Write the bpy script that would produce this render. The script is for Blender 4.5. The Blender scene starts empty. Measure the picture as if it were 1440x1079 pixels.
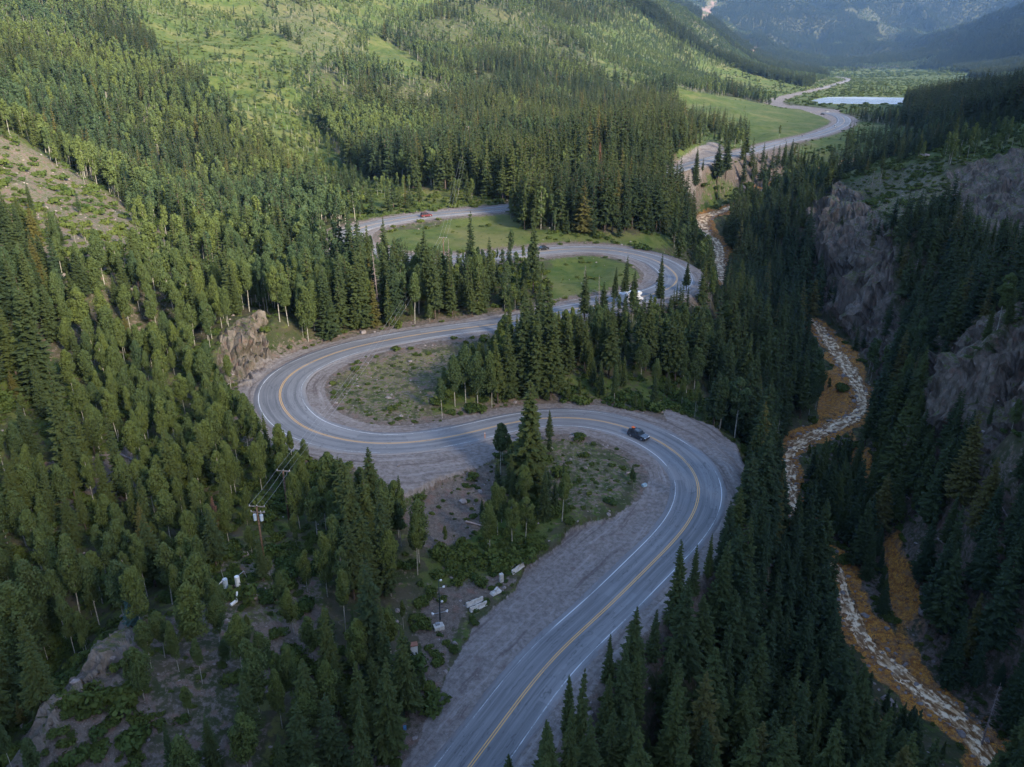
EXPO=2.12; HAZE=4e-5
import bpy, bmesh, math, random, time
import numpy as np
from mathutils import Vector, Matrix
T0 = time.time()
random.seed(7)
RNG = np.random.default_rng(11)
SC = bpy.context.scene
COL = SC.collection

# ------------------------------------------------------------------ camera geometry
F = 1109.0
PITCH = math.radians(22.5)
SP, CP = math.sin(PITCH), math.cos(PITCH)
CH = 80.0

def pz(px, py, z):
    """ground point seen at photo pixel (px,py) at elevation z"""
    u = (px - 720) / F; v = (py - 539.5) / F
    t = (CH - z) / (SP + v * CP)
    return (u * t, (CP - v * SP) * t, z)

def pd(px, py, d):
    u = (px - 720) / F; v = (py - 539.5) / F
    return (u * d, (CP - v * SP) * d, CH - (SP + v * CP) * d)

def proj(x, y, z):
    dep = y * CP - (z - CH) * SP
    upc = y * SP + (z - CH) * CP
    dd = np.where(dep > 1, dep, 1)
    return 720 + F * x / dd, 539.5 - F * upc / dd, dep

# ------------------------------------------------------------------ noise (numpy)
def _h(ix, iy, iz, seed):
    n = (ix.astype(np.int64) * 374761393 + iy.astype(np.int64) * 668265263 + iz.astype(np.int64) * 2147483647 + seed * 974634777) & 0xffffffff
    n = ((n ^ (n >> 13)) * 1274126177) & 0xffffffff
    n = (n ^ (n >> 16)) & 0xffffff
    return n.astype(np.float64) / 16777215.0

def vnoise(x, y, seed=0):
    x = np.asarray(x, float); y = np.asarray(y, float)
    ix = np.floor(x); iy = np.floor(y); fx = x - ix; fy = y - iy
    fx = fx * fx * (3 - 2 * fx); fy = fy * fy * (3 - 2 * fy)
    z = np.zeros_like(ix)
    a = _h(ix, iy, z, seed); b = _h(ix + 1, iy, z, seed); c = _h(ix, iy + 1, z, seed); d = _h(ix + 1, iy + 1, z, seed)
    return (a * (1 - fx) + b * fx) * (1 - fy) + (c * (1 - fx) + d * fx) * fy

def vnoise3(x, y, z, seed=0):
    ix = np.floor(x); iy = np.floor(y); iz = np.floor(z)
    fx = x - ix; fy = y - iy; fz = z - iz
    fx = fx * fx * (3 - 2 * fx); fy = fy * fy * (3 - 2 * fy); fz = fz * fz * (3 - 2 * fz)
    r = 0
    for dz, wz in ((0, 1 - fz), (1, fz)):
        a = _h(ix, iy, iz + dz, seed); b = _h(ix + 1, iy, iz + dz, seed)
        c = _h(ix, iy + 1, iz + dz, seed); d = _h(ix + 1, iy + 1, iz + dz, seed)
        r = r + wz * ((a * (1 - fx) + b * fx) * (1 - fy) + (c * (1 - fx) + d * fx) * fy)
    return r

def fbm(x, y, scale, octs=4, seed=0):
    s = 0; a = 1; tot = 0
    for o in range(octs):
        s = s + a * (vnoise(x / scale, y / scale, seed + o * 17) - .5) * 2
        tot += a; a *= .5; scale *= .5
    return s / tot

def inpoly(px, py, poly):
    r = np.zeros(np.shape(px), bool)
    n = len(poly)
    for i in range(n):
        x1, y1 = poly[i]; x2, y2 = poly[(i + 1) % n]
        if y1 == y2: continue
        c = ((y1 > py) != (y2 > py)) & (px < (x2 - x1) * (py - y1) / (y2 - y1) + x1)
        r ^= c
    return r

# ------------------------------------------------------------------ road and creek lines (traced, laid on their real elevation)
ROAD = [(540,1240,-1,3.7),(600,1160,-.5,3.7),(660,1079,0,3.7),(707,1016,.3,3.7),(757,949,.6,3.7),(797,906,.9,3.7),(833,874,1.2,3.7),(867,842,1.5,3.7),
 (910,799,1.9,3.8),(947,762,2.2,3.9),(967,738,2.4,4.0),(979,716,2.6,4.2),(984,697,2.8,4.3),(983,680,2.9,4.4),(976,662,3,4.5),(960,643,3.3,4.5),(934,624.5,3.6,4.5),
 (918,615,3.8,4.5),(890,603.6,4.1,4.4),(865,596,4.3,4.4),(840,590.5,4.5,4.3),(800,587,4.8,4.2),(757,588.5,5.2,4.0),(727,593,5.5,4),(693,600.5,5.7,4),(660,609,6,4),
 (613,618.5,6.3,4),(563,624,6.8,4.1),(513,624,7.2,4.2),(477,618,7.5,4.4),(433,605,7.9,4.5),(413,592,8.1,4.6),(397,573,8.4,4.7),(392,557,8.6,4.7),
 (395,542,8.8,4.7),(407,527,9.1,4.6),(430,513,9.4,4.4),(480,493.5,10,4),(547,478,10.7,3.9),(613,467,11.3,3.8),(667,460,11.8,3.8),(707,455,12.1,3.8),
 (745,447.5,12.6,3.8),(785,439,13,3.9),(830,431,13.3,4),(870,425,13.7,4.2),(900,418,13.9,4.4),(933,410,14.2,4.7),(949,401,14.5,4.8),(953,390,14.8,4.8),
 (942,378,15.1,4.8),(924,367,15.4,4.6),(900,359.5,15.7,4.4),(864,352.5,16,4.2),(828,350,16.3,4.1),(785,351.6,16.7,3.9),(740,356,17,3.9),(700,360,17.3,3.9),
 (650,364,17.6,4),(600,366,17.9,4.1),(545,363,18.2,4.3),(505,353,18.5,4.5),(487,340,19,4.5),(492,327,19.3,4.4),(517,318,19.5,4),(563,308.5,20,4),
 (613,302,20.3,4),(667,297,20.7,4),(718,292,21,4),(800,281,21.5,4),(880,263,22,4),(940,243,22.3,4.2),(966,234,22.5,4.4),(1003,223,22.6,4.4),(1041,216,22.6,4.4),
 (1066,209.5,22.5,4.4),(1093,202,22.4,4.4),(1120,196,22.2,4.4),(1150,189,22,4.6),(1173,181,22,5),(1185,174.5,22,5.5),(1187,168.5,22,5.5),(1180,163,22,5.5),
 (1162,158.5,22,5),(1140,155.5,22.5,5),(1115,152.5,23,5),(1096,149,23.2,5),(1088,144,23.5,5),(1096,139.5,23.5,5),(1115,134,23.5,4.2),(1143,127.5,23.5,4),
 (1170,120.5,24,3.8),(1184,116,24,3.6),(1194,112,24.3,3.4),(1186,109.5,24.6,3.4),(1170,107.5,25,3.4)]
CREEK = [(1460,1140,-35,5),(1400,1079,-34,5),(1375,1040,-33.5,5),(1340,1005,-33,5),(1290,965,-32.5,5),(1250,935,-32,4.5),(1215,900,-31,4.5),(1195,860,-30,4),(1183,815,-29,3.5),
 (1160,785,-28,3.5),(1140,758,-27.5,3.5),(1122,730,-27,3.5),(1112,690,-26,4),(1108,655,-25,4),(1122,625,-24.5,4.2),(1160,605,-24,5),(1203,586,-23,5),(1214,568,-22.5,4.5),
 (1203,535,-21,4.5),(1180,500,-20,5),(1160,470,-19,4.5),(1140,450,-18,4.2),(1095,435,-16,4.5),(1050,420,-13,4.5),(1018,395,-10,5),(1012,370,-8,5),(1008,345,-6,6),
 (985,322,-4,8),(988,306,-2,9),(1020,295,0,6),(1050,280,3,5),(1080,265,6,4.5),(1115,252,9,4.5),(1160,237,12,4.5),(1200,225,14,4)]

def spline(pts, step, sig):
    P = np.array([pz(a, b, c) + (w,) for a, b, c, w in pts], float)
    P = np.vstack([2 * P[0] - P[1], P, 2 * P[-1] - P[-2]])
    out = []
    for i in range(1, len(P) - 2):
        p0, p1, p2, p3 = P[i - 1:i + 3]
        L = np.linalg.norm(p2[:2] - p1[:2]); n = max(2, int(L / step * 2))
        # centripetal parametrisation
        def tj(ti, a, b): return ti + max(np.linalg.norm(b[:2] - a[:2]), 1e-3) ** .5
        t0 = 0; t1 = tj(t0, p0, p1); t2 = tj(t1, p1, p2); t3 = tj(t2, p2, p3)
        t = np.linspace(t1, t2, n, endpoint=False)[:, None]
        A1 = (t1 - t) / (t1 - t0) * p0 + (t - t0) / (t1 - t0) * p1
        A2 = (t2 - t) / (t2 - t1) * p1 + (t - t1) / (t2 - t1) * p2
        A3 = (t3 - t) / (t3 - t2) * p2 + (t - t2) / (t3 - t2) * p3
        B1 = (t2 - t) / (t2 - t0) * A1 + (t - t0) / (t2 - t0) * A2
        B2 = (t3 - t) / (t3 - t1) * A2 + (t - t1) / (t3 - t1) * A3
        out.append((t2 - t) / (t2 - t1) * B1 + (t - t1) / (t2 - t1) * B2)
    Q = np.vstack(out)
    s = np.r_[0, np.cumsum(np.linalg.norm(np.diff(Q[:, :2], axis=0), axis=1))]
    S = np.arange(0, s[-1], step)
    Q = np.stack([np.interp(S, s, Q[:, k]) for k in range(4)], 1)
    k = int(3 * sig / step); g = np.exp(-.5 * (np.arange(-k, k + 1) * step / sig) ** 2); g /= g.sum()
    Qp = np.vstack([np.repeat(Q[:1], k, 0) + (np.arange(-k, 0)[:, None]) * (Q[1] - Q[0]), Q, np.repeat(Q[-1:], k, 0) + (np.arange(1, k + 1)[:, None]) * (Q[-1] - Q[-2])])
    Q = np.stack([np.convolve(Qp[:, j], g, 'valid') for j in range(4)], 1)
    return Q

RD = spline(ROAD, 1.5, 4.0)
CK = spline(CREEK, 1.5, 1.8)
def tangents(Q):
    T = np.gradient(Q[:, :2], axis=0); T /= np.linalg.norm(T, axis=1)[:, None]
    return T
RDT, CKT = tangents(RD), tangents(CK)

def nearest(X, Y, Q, T, rmax=80):
    """nearest sample index, perpendicular distance (signed, + = right of travel) ; far points give 1e3"""
    idx = np.zeros(len(X), int); best = np.full(len(X), 1e9)
    lo = Q[:, :2].min(0) - rmax; hi = Q[:, :2].max(0) + rmax
    sel = np.where((X > lo[0]) & (X < hi[0]) & (Y > lo[1]) & (Y < hi[1]))[0]
    CS = 40
    for a in range(0, len(Q), CS):
        q = Q[a:a + CS]; l2 = q[:, :2].min(0) - rmax; h2 = q[:, :2].max(0) + rmax
        m = sel[(X[sel] > l2[0]) & (X[sel] < h2[0]) & (Y[sel] > l2[1]) & (Y[sel] < h2[1])]
        if not len(m): continue
        d = (X[m, None] - q[None, :, 0]) ** 2 + (Y[m, None] - q[None, :, 1]) ** 2
        k = d.argmin(1); dm = d[np.arange(len(m)), k]
        b = dm < best[m]
        best[m[b]] = dm[b]; idx[m[b]] = k[b] + a
    d = np.sqrt(best)
    ok = d < rmax
    ex = X - Q[idx, 0]; ey = Y - Q[idx, 1]
    sd = np.where((ex * T[idx, 1] - ey * T[idx, 0]) > 0, 1.0, -1.0)
    al = ex * T[idx, 0] + ey * T[idx, 1]
    nx = np.clip(idx + 1, 0, len(Q) - 1)
    z = Q[idx, 2] + al * (Q[nx, 2] - Q[idx, 2]) / 1.5
    return idx, np.where(ok, d, 1e3), sd, np.where(np.abs(al) < 3, z, Q[idx, 2])

# ------------------------------------------------------------------ terrain control points
CZ = [ # px,py,elevation
 (0,750,10),(0,900,4),(0,1079,3),(0,600,18),(200,600,9),(200,750,6),(300,650,7),(420,640,6),(370,740,6),(320,830,8),(200,900,11),(115,950,11.5),(172,892,9.5),(60,1010,11.5),(60,925,2),(20,965,1),(110,885,3),(0,1020,3),
 (150,1010,10.5),(250,1000,9),(400,1000,6),(400,900,6),(500,1000,2.5),(500,850,4),(560,760,4),(600,700,4.5),(560,1079,.8),(540,950,1.8),(590,900,.9),(610,1000,.2),(640,830,2),(690,800,2.2),(560,690,5.5),(640,660,5.5),(700,700,4.2),(800,690,3.6),(860,680,3.4),(760,740,3),
 (760,1079,-4),(850,1079,-9),(1000,1079,-17),(1100,1079,-24),(1250,1079,-31),(840,960,-5),(950,900,-9),(1050,850,-17),(1100,800,-21),(1010,780,-9),(1050,720,-10),(1080,700,-17),(900,960,-11),(1000,960,-17),
 (1060,640,-5),(1065,600,-8),(1090,560,-13),(820,520,7.5),(900,560,4.5),(1000,575,-2),(1000,480,2),(960,450,7),(1050,500,-9),(700,540,9),(650,560,8),(560,550,8.3),(500,550,8.6),(850,470,10.5),(780,480,11),(1000,430,2),
 (100,450,24),(0,450,30),(0,330,39),(200,500,13),(300,560,9),(120,380,30),(200,350,25),(300,420,14),(335,545,9),(340,470,17),(365,452,18.5),(330,500,14),(420,430,14),(520,430,13.5),(620,420,14),(700,400,15.5),
 (280,330,17),(300,250,20),(480,280,20.5),(640,330,18.8),(700,330,18.6),(850,320,18.5),(940,330,12),(830,390,15),(780,400,15),(960,350,9),(980,360,2),(1000,410,-4),
 (1440,1079,-27),(1440,1000,-24),(1440,900,-18),(1330,900,-27),(1440,800,-8),(1330,800,-21),(1250,800,-28),(1280,860,-29),(1280,930,-31),(1250,650,-21),(1300,600,-10),(1440,640,8),(1380,700,-4),(1300,700,-17),(1180,700,-26),(1170,650,-25),(1240,1000,-30),(1190,980,-29),
 (1440,560,12),(1330,560,-1),(1060,340,-3),(1100,400,-13),(1100,330,-6),(1140,370,-14),(1030,350,-6),(960,290,2),(955,310,0),(960,262,12),(1020,255,11),(1060,250,12),(1100,240,14),(1040,275,3),(1130,225,17),(1130,205,20.5),(1180,215,17),(1220,205,19),(1120,280,8),(1150,255,13),
 (1240,190,21),(1190,180,21.5),(1100,170,24.5),(1250,165,22.5),(1060,130,24),(1020,118,24),(1100,110,25),(1250,150,23),(1340,135,24),(1250,120,24),(1400,115,26),(1300,105,27),(1100,102,30),(1200,100,31),(1330,100,32),(1440,104,31),(1440,112,28),(1440,124,27),(1530,116,34),(1540,130,36),(1540,106,40),(1350,150,24.5),(1380,140,25)]
CD = [ # px,py,depth along the view axis
 (1150,280,350),(1150,430,332),(1210,300,338),(1200,480,296),(1240,335,300),(1240,500,271),(1240,240,400),(1345,228,345),(1440,211,338),(1400,300,306),(1440,335,288),(1360,335,292),(1320,350,292),(1340,450,245),(1440,400,228),(1440,345,268),
 (1440,450,176),(1440,520,166),(1370,490,185),(1300,525,202),(1300,560,200),(1290,500,240),(1330,490,232),(1400,455,222),(1440,430,216),
 (1440,180,430),(1440,165,500),(1350,186,520),(1440,150,640),(1520,150,560),(1290,185,620),(1250,215,500),(1350,200,440),(1200,240,440),(1380,172,600),
 (0,180,290),(100,240,308),(200,290,318),(0,250,250),(60,170,385),(160,240,390),(240,290,380),(0,100,450),(0,0,620),(200,150,480),(200,0,800),(300,250,430),(400,200,490),(400,100,650),(400,0,930),(-200,0,500),(-200,300,200),(-200,150,300),
 (550,200,540),(550,100,740),(550,0,1030),(700,200,590),(700,100,850),(700,0,1180),(850,200,600),(850,100,930),(850,0,1500),(950,150,800),(950,100,1200),(950,50,1650),(1000,110,1400),(1000,80,1600),(1040,104,1750),
 (400,-150,1300),(700,-150,1700),(0,-150,900),(850,-60,1900),
 (1000,150,760),(960,130,860),(1060,160,745),(1000,180,650),(1040,145,860),
 (1100,98,3300),(1040,70,3050),(1000,50,3000),(930,10,2900),(880,-20,3000),(800,-120,3300),
 (1200,92,4300),(1200,60,4800),(1200,20,5300),(1200,-80,6300),(1000,20,5100),(1000,-60,5900),(1060,60,4700),(1340,60,5000),(1340,0,5600),(1440,-40,5800),(1100,80,4300),
 (1440,45,3300),(1440,82,2900),(1380,92,3100),(1330,98,3300),(1540,10,3000),(1600,-60,3300)]
CW = [ # world x,y,z outside the frame; ridges right and behind raised to shade foreground
 (120,60,10),(170,60,50),(230,60,110),(380,0,250),(230,200,50),(330,280,130),(480,420,195),(620,620,190),(800,900,190),(700,0,340),(0,-120,20),(280,-200,230),(-150,-50,25),(150,-250,245),(270,-350,340),(0,-400,300),(110,-120,110),(430,-120,310),
 (1000,1300,130),(1500,1900,190),(2400,2600,300),(3600,3600,450),(4500,5500,700),(-180,80,25),(-330,60,90),(-700,300,300),(-400,-300,150),(-450,500,190),(-900,900,450),(-1500,1800,700),(-2500,3500,1100),(-1500,5000,1100),(0,8500,1300),(3000,8000,1300),(-3000,8000,1200),(6000,6500,800),(30,30,-6),(-40,30,2),(90,40,-28),(60,50,-18),
 (500,-400,300),(1200,0,430),(900,500,380),(-900,-200,400),(8500,0,500),(-8500,0,900),(4500,0,450),(-4500,0,900)]

pts = [pz(*c) for c in CZ] + [pd(*c) for c in CD] + list(CW)
pts += [tuple(q[:3]) for q in RD[::14]] + [tuple(q[:3]) for q in CK[::8]]
CPT = np.array(pts, float)

def warp(x, y):
    r = np.hypot(x, y)
    return np.arctan2(x, y), np.log(np.maximum(r, 12))
cu, cv = warp(CPT[:, 0], CPT[:, 1])
keep = []
for i in range(len(CPT)):
    if all((cu[i] - cu[j]) ** 2 + (cv[i] - cv[j]) ** 2 > .008 ** 2 for j in keep): keep.append(i)
CPT = CPT[keep]; cu = cu[keep]; cv = cv[keep]
EPS = .018
def ker(du, dv): return np.sqrt(du * du + dv * dv + EPS * EPS)
A = ker(cu[:, None] - cu[None], cv[:, None] - cv[None])
# elevations are interpolated after dividing by a distance scale, so near detail and far peaks balance
def zs(r): return np.maximum(r, 12) / 300.
n = len(CPT)
rr = np.hypot(CPT[:, 0], CPT[:, 1])
rhs = CPT[:, 2] / zs(rr)
M = np.zeros((n + 1, n + 1)); M[:n, :n] = A - np.eye(n) * .002; M[:n, n] = 1; M[n, :n] = 1
sol = np.linalg.solve(M, np.r_[rhs, 0])
def zbase(x, y):
    x = np.asarray(x, float).ravel(); y = np.asarray(y, float).ravel()
    u, v = warp(x, y); out = np.empty(len(x))
    for a in range(0, len(x), 40000):
        K = ker(u[a:a + 40000, None] - cu[None], v[a:a + 40000, None] - cv[None])
        out[a:a + 40000] = K @ sol[:n] + sol[n]
    return out * zs(np.hypot(x, y))

# ------------------------------------------------------------------ zones: what grows where (traced outlines of ground cover)
#  (polygon, spruce, aspen, shrub, grass, scree, rock, height factor)
ZONES = [
 ([(780,-300),(1600,-300),(1600,60),(1440,84),(1330,97),(1060,101),(1000,70),(900,10)], .5,.3,.1,.02,.0,.0,1),
 ([(-400,300),(300,380),(330,470),(360,600),(470,680),(560,760),(600,900),(560,1079),(560,1500),(-400,1500)], .17,.80,1.3,.45,.2,0,.70),
 ([(470,660),(560,740),(600,780),(590,1000),(560,1500),(420,1500),(440,900),(440,720)], .66,.2,.8,.3,.3,0,.85),
 ([(380,300),(520,300),(560,400),(700,440),(480,480),(380,460),(300,430),(290,340)], .12,.9,.5,.3,.1,0,1),
 ([(0,185),(90,240),(200,300),(250,322),(300,360),(150,430),(60,440),(0,420),(-400,420),(-400,100)], .07,.20,1.1,.72,.55,0,.75),
 ([(-400,-300),(350,-300),(250,120),(400,230),(500,280),(460,330),(300,350),(250,320),(200,300),(0,190)], .35,.65,.5,.5,.1,0,1),
 ([(0,420),(140,400),(260,345),(330,400),(300,480),(120,520),(0,520)], .30,.6,.5,.3,.4,0,.9),
 ([(330,-300),(880,-300),(1060,100),(975,170),(800,170),(600,170),(440,170),(400,50)], .40,.66,.5,.45,.1,0,1),
 ([(420,170),(520,150),(600,165),(700,130),(800,165),(900,150),(970,165),(990,215),(960,330),(860,332),(740,320),(720,288),(480,270)], .86,.16,.4,.3,.2,0,1.15),
 ([(800,40),(900,20),(1060,100),(960,128),(860,110)], .12,.75,.5,.9,.1,0,.8),
 ([(165,-20),(335,-20),(415,60),(432,130),(475,225),(530,262),(480,275),(400,238),(330,170),(250,100),(190,40)], .03,.13,.8,1,.12,0,.6),
 ([(345,-20),(440,-20),(520,40),(480,90),(430,90),(390,50)], .16,.34,.6,.7,.4,0,.75),
 ([(440,-20),(640,-20),(600,20),(540,50),(470,30)], .08,.60,.5,1,.1,0,.7),
 ([(520,50),(598,90),(590,110),(515,92)], 0,0,.3,1,0,0,1),
 ([(430,225),(500,255),(720,283),(722,292),(515,312),(480,300),(430,270)], .10,.10,1.2,.9,.1,0,.6),
 ([(480,372),(560,372),(700,368),(765,375),(775,432),(700,448),(600,462),(480,485)], .85,.35,.5,.3,.1,0,1),
 ([(540,335),(560,325),(720,298),(745,345),(700,354),(620,359),(560,357)], .03,0,.25,1,0,0,.6),
 ([(740,318),(860,330),(960,330),(970,350),(900,350),(830,342),(740,345)], .10,.15,.9,.8,.1,0,.6),
 ([(770,372),(830,360),(880,368),(905,386),(890,405),(830,420),(775,430)], 0,0,.2,.95,.12,0,1),
 ([(945,122),(1075,146),(1180,163),(1165,180),(1060,205),(1000,213),(985,180),(960,165)], 0,0,.06,1,0,0,1),
 ([(950,150),(985,170),(1050,190),(1045,205),(1000,213),(960,225)], .5,.05,.6,.8,0,0,.8),
 ([(1000,98),(1600,92),(1600,140),(1440,134),(1200,160),(1090,143),(1010,125)], .03,.01,1.0,.9,.1,0,.7),
 ([(1190,170),(1300,182),(1260,205),(1190,215),(1140,245),(1120,215),(1160,190)], .10,0,.5,1,0,0,.7),
 ([(1190,190),(1290,185),(1310,200),(1290,225),(1230,232),(1200,220)], .42,0,1,.7,0,0,.7),
 ([(1120,150),(1180,152),(1290,168),(1290,150),(1150,147)], .25,0,.8,.8,0,0,.7),
 ([(1270,140),(1330,140),(1440,130),(1600,120),(1600,190),(1440,170),(1340,185),(1290,175),(1270,150)], .95,0,.3,.6,0,0,1.2),
 ([(1175,262),(1200,235),(1300,197),(1440,165),(1600,160),(1600,225),(1440,215),(1330,226),(1240,245)], .14,.12,1.2,.7,.2,0,.7),
 ([(1180,262),(1240,240),(1330,225),(1340,290),(1270,340),(1215,292)], .05,.03,1.5,.62,.48,.1,.6),
 ([(1140,285),(1180,262),(1215,290),(1262,335),(1275,420),(1260,500),(1230,525),(1140,440)], .16,0,.4,.15,.2,1,.6),
 ([(1330,240),(1440,212),(1600,200),(1600,360),(1440,345),(1385,355),(1330,310)], .06,0,.3,.15,.2,1,.6),
 ([(1262,335),(1330,315),(1440,350),(1600,360),(1600,450),(1440,445),(1400,460),(1300,515),(1262,500)], .75,.05,.6,.25,.4,.15,.9),
 ([(1290,522),(1340,500),(1420,448),(1600,430),(1600,620),(1440,600),(1380,650),(1300,620)], .50,.03,.5,.12,.2,1,.85),
 ([(1228,560),(1300,610),(1390,650),(1600,600),(1600,1500),(1440,1500),(1400,1079),(1290,940),(1235,760)], .88,0,.7,.15,.5,.15,1),
 ([(1180,620),(1240,640),(1250,720),(1260,850),(1260,920),(1220,900),(1180,800),(1125,700)], .85,0,1.8,.2,.6,0,.8),
 ([(1005,745),(1050,670),(1075,640),(1100,600),(1105,680),(1120,760),(1180,860),(1240,980),(1390,1120),(1390,1500),(640,1500),(730,1079),(850,930),(930,830)], .98,.0,.3,.15,.3,0,1),
 ([(640,490),(700,470),(960,420),(1000,345),(1060,325),(1150,335),(1150,440),(1110,600),(1050,612),(960,585),(850,562),(700,580)], .60,.34,.6,.3,.2,0,.92),
 ([(1005,345),(1060,325),(1150,335),(1150,445),(1110,600),(1060,600),(1030,480),(1010,400)], .98,.02,.3,.2,.1,0,1.1),
 ([(690,420),(805,420),(805,500),(690,500)], .55,.2,.8,.3,.2,0,.62),
 ([(708,366),(778,360),(782,432),(712,440)], .5,.2,.8,.4,.1,0,.42),
 ([(780,520),(900,530),(1010,560),(1040,600),(960,583),(850,562),(780,565)], .12,.22,1.3,.6,.2,0,.5),
 ([(880,470),(1000,470),(1010,550),(900,525),(850,500)], .15,.8,.5,.4,.1,0,.85),
 ([(590,590),(600,530),(650,490),(700,480),(700,575),(640,590)], .2,.75,.8,.6,.1,0,.95),
 ([(1080,225),(1180,205),(1190,245),(1150,262),(1090,270)], .15,.05,1.5,.6,.1,0,.6),
 ([(960,240),(1100,212),(1110,240),(1060,270),(960,290)], .30,0,.4,.2,.9,.1,.9),
 ([(960,285),(1010,262),(1060,275),(1030,292),(980,300)], .05,0,1.2,.9,.2,0,.5),
 ([(690,700),(750,690),(800,700),(810,722),(750,770),(700,830),(640,840),(600,800),(620,760)], .22,.6,1.6,.7,.25,0,.7),
 ([(590,680),(690,660),(730,700),(680,740),(600,760),(560,720)], .01,.0,.35,.35,.85,0,.5),
 ([(770,640),(800,622),(850,630),(890,650),(905,685),(880,705),(840,722),(800,725),(770,700)], 0,0,.34,.54,.46,0,.6),
 ([(455,560),(480,520),(560,498),(640,492),(600,540),(600,600),(520,605),(470,590)], 0,0,.34,.54,.46,0,.6),
 ([(60,1010),(170,880),(200,900),(300,960),(280,1079),(280,1300),(60,1300)], .06,.10,1.7,.45,.7,.0,.6),
 ([(240,960),(320,940),(370,1000),(350,1300),(230,1300)], .35,.2,.5,.3,.5,0,.8),
 ([(270,790),(420,770),(440,850),(300,860)], .05,.16,1.6,.6,.5,0,.55),
 ([(330,860),(440,850),(450,960),(350,960)], .15,.3,1.2,.4,.7,0,.6),
 ([(200,860),(300,830),(330,920),(260,975),(190,950)], .0,.95,.5,.3,.5,0,.8),
 ([(60,660),(190,630),(200,690),(120,720)], .10,.25,.8,.3,.9,0,.8),
 ([(580,870),(630,820),(700,800),(735,800),(690,850),(640,900),(600,1000),(585,1000)], .0,.0,1.5,.45,.75,0,.5),
 ([(320,475),(355,450),(385,452),(395,490),(372,545),(330,540)], .03,0,.4,.1,.1,1,.4),
]
ROCKRIDGE = [(186,868,10),(168,892,12.5),(140,925,13.5),(105,958,14),(60,1000,14),(10,1040,13.5),(-60,1090,12)]
GRAVEL = [
 [(560,1300),(600,1079),(585,1040),(605,985),(628,930),(648,895),(700,838),(748,792),(800,752),(850,735),(905,706),(918,672),(905,650),(880,633),(850,620),(810,611),(770,606),(770,585),(860,590),(930,610),(1000,660),(990,730),(900,820),(740,980),(640,1100)],
 [(480,640),(560,640),(690,612),(700,600),(700,640),(650,665),(560,700),(520,695)],
 [(470,580),(440,555),(462,522),(540,497),(640,486),(690,470),(680,455),(560,485),(430,520),(410,560),(440,600),(540,622),(600,610),(600,604),(520,606)],
 [(920,580),(1000,600),(1035,622),(1050,655),(1030,690),(1000,720),(1000,660),(960,620)],
 [(860,355),(910,365),(950,385),(940,405),(890,425),(880,415),(905,395),(905,382),(870,366),(800,360),(800,355)],
 [(1112,150),(1180,157),(1195,168),(1180,175),(1158,166),(1130,158)],
 [(945,240),(960,225),(1000,205),(1020,212),(1000,225),(960,240)],
 [(1050,640),(1085,590),(1095,560),(1100,575),(1085,620),(1055,655)],
]
ORANGE = [
 [(1140,445),(1160,455),(1175,485),(1195,510),(1205,540),(1190,535),(1150,480)],
 [(1150,522),(1190,532),(1205,572),(1195,580),(1150,602),(1150,560)],
 [(1190,598),(1222,630),(1234,690),(1216,700),(1195,650)],
 [(1238,745),(1262,735),(1285,790),(1300,880),(1292,950),(1258,940),(1254,850)],
 [(1230,960),(1252,965),(1250,1100),(1222,1100)],
 [(1098,615),(1130,612),(1115,650),(1120,700),(1108,700)],
 [(1180,800),(1198,840),(1215,880),(1190,880)],
 [(970,300),(1030,288),(1035,296),(1000,310),(1015,345),(1020,400),(1005,400),(1000,350),(975,330)],
]
LAKE = [(1140,143),(1150,139.5),(1165,136.8),(1220,136.6),(1290,138),(1320,141),(1310,145.5),(1270,147),(1200,146.5),(1150,146)]
PALE = [[(345,503),(375,498),(402,512),(372,547),(350,550)]]
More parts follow.
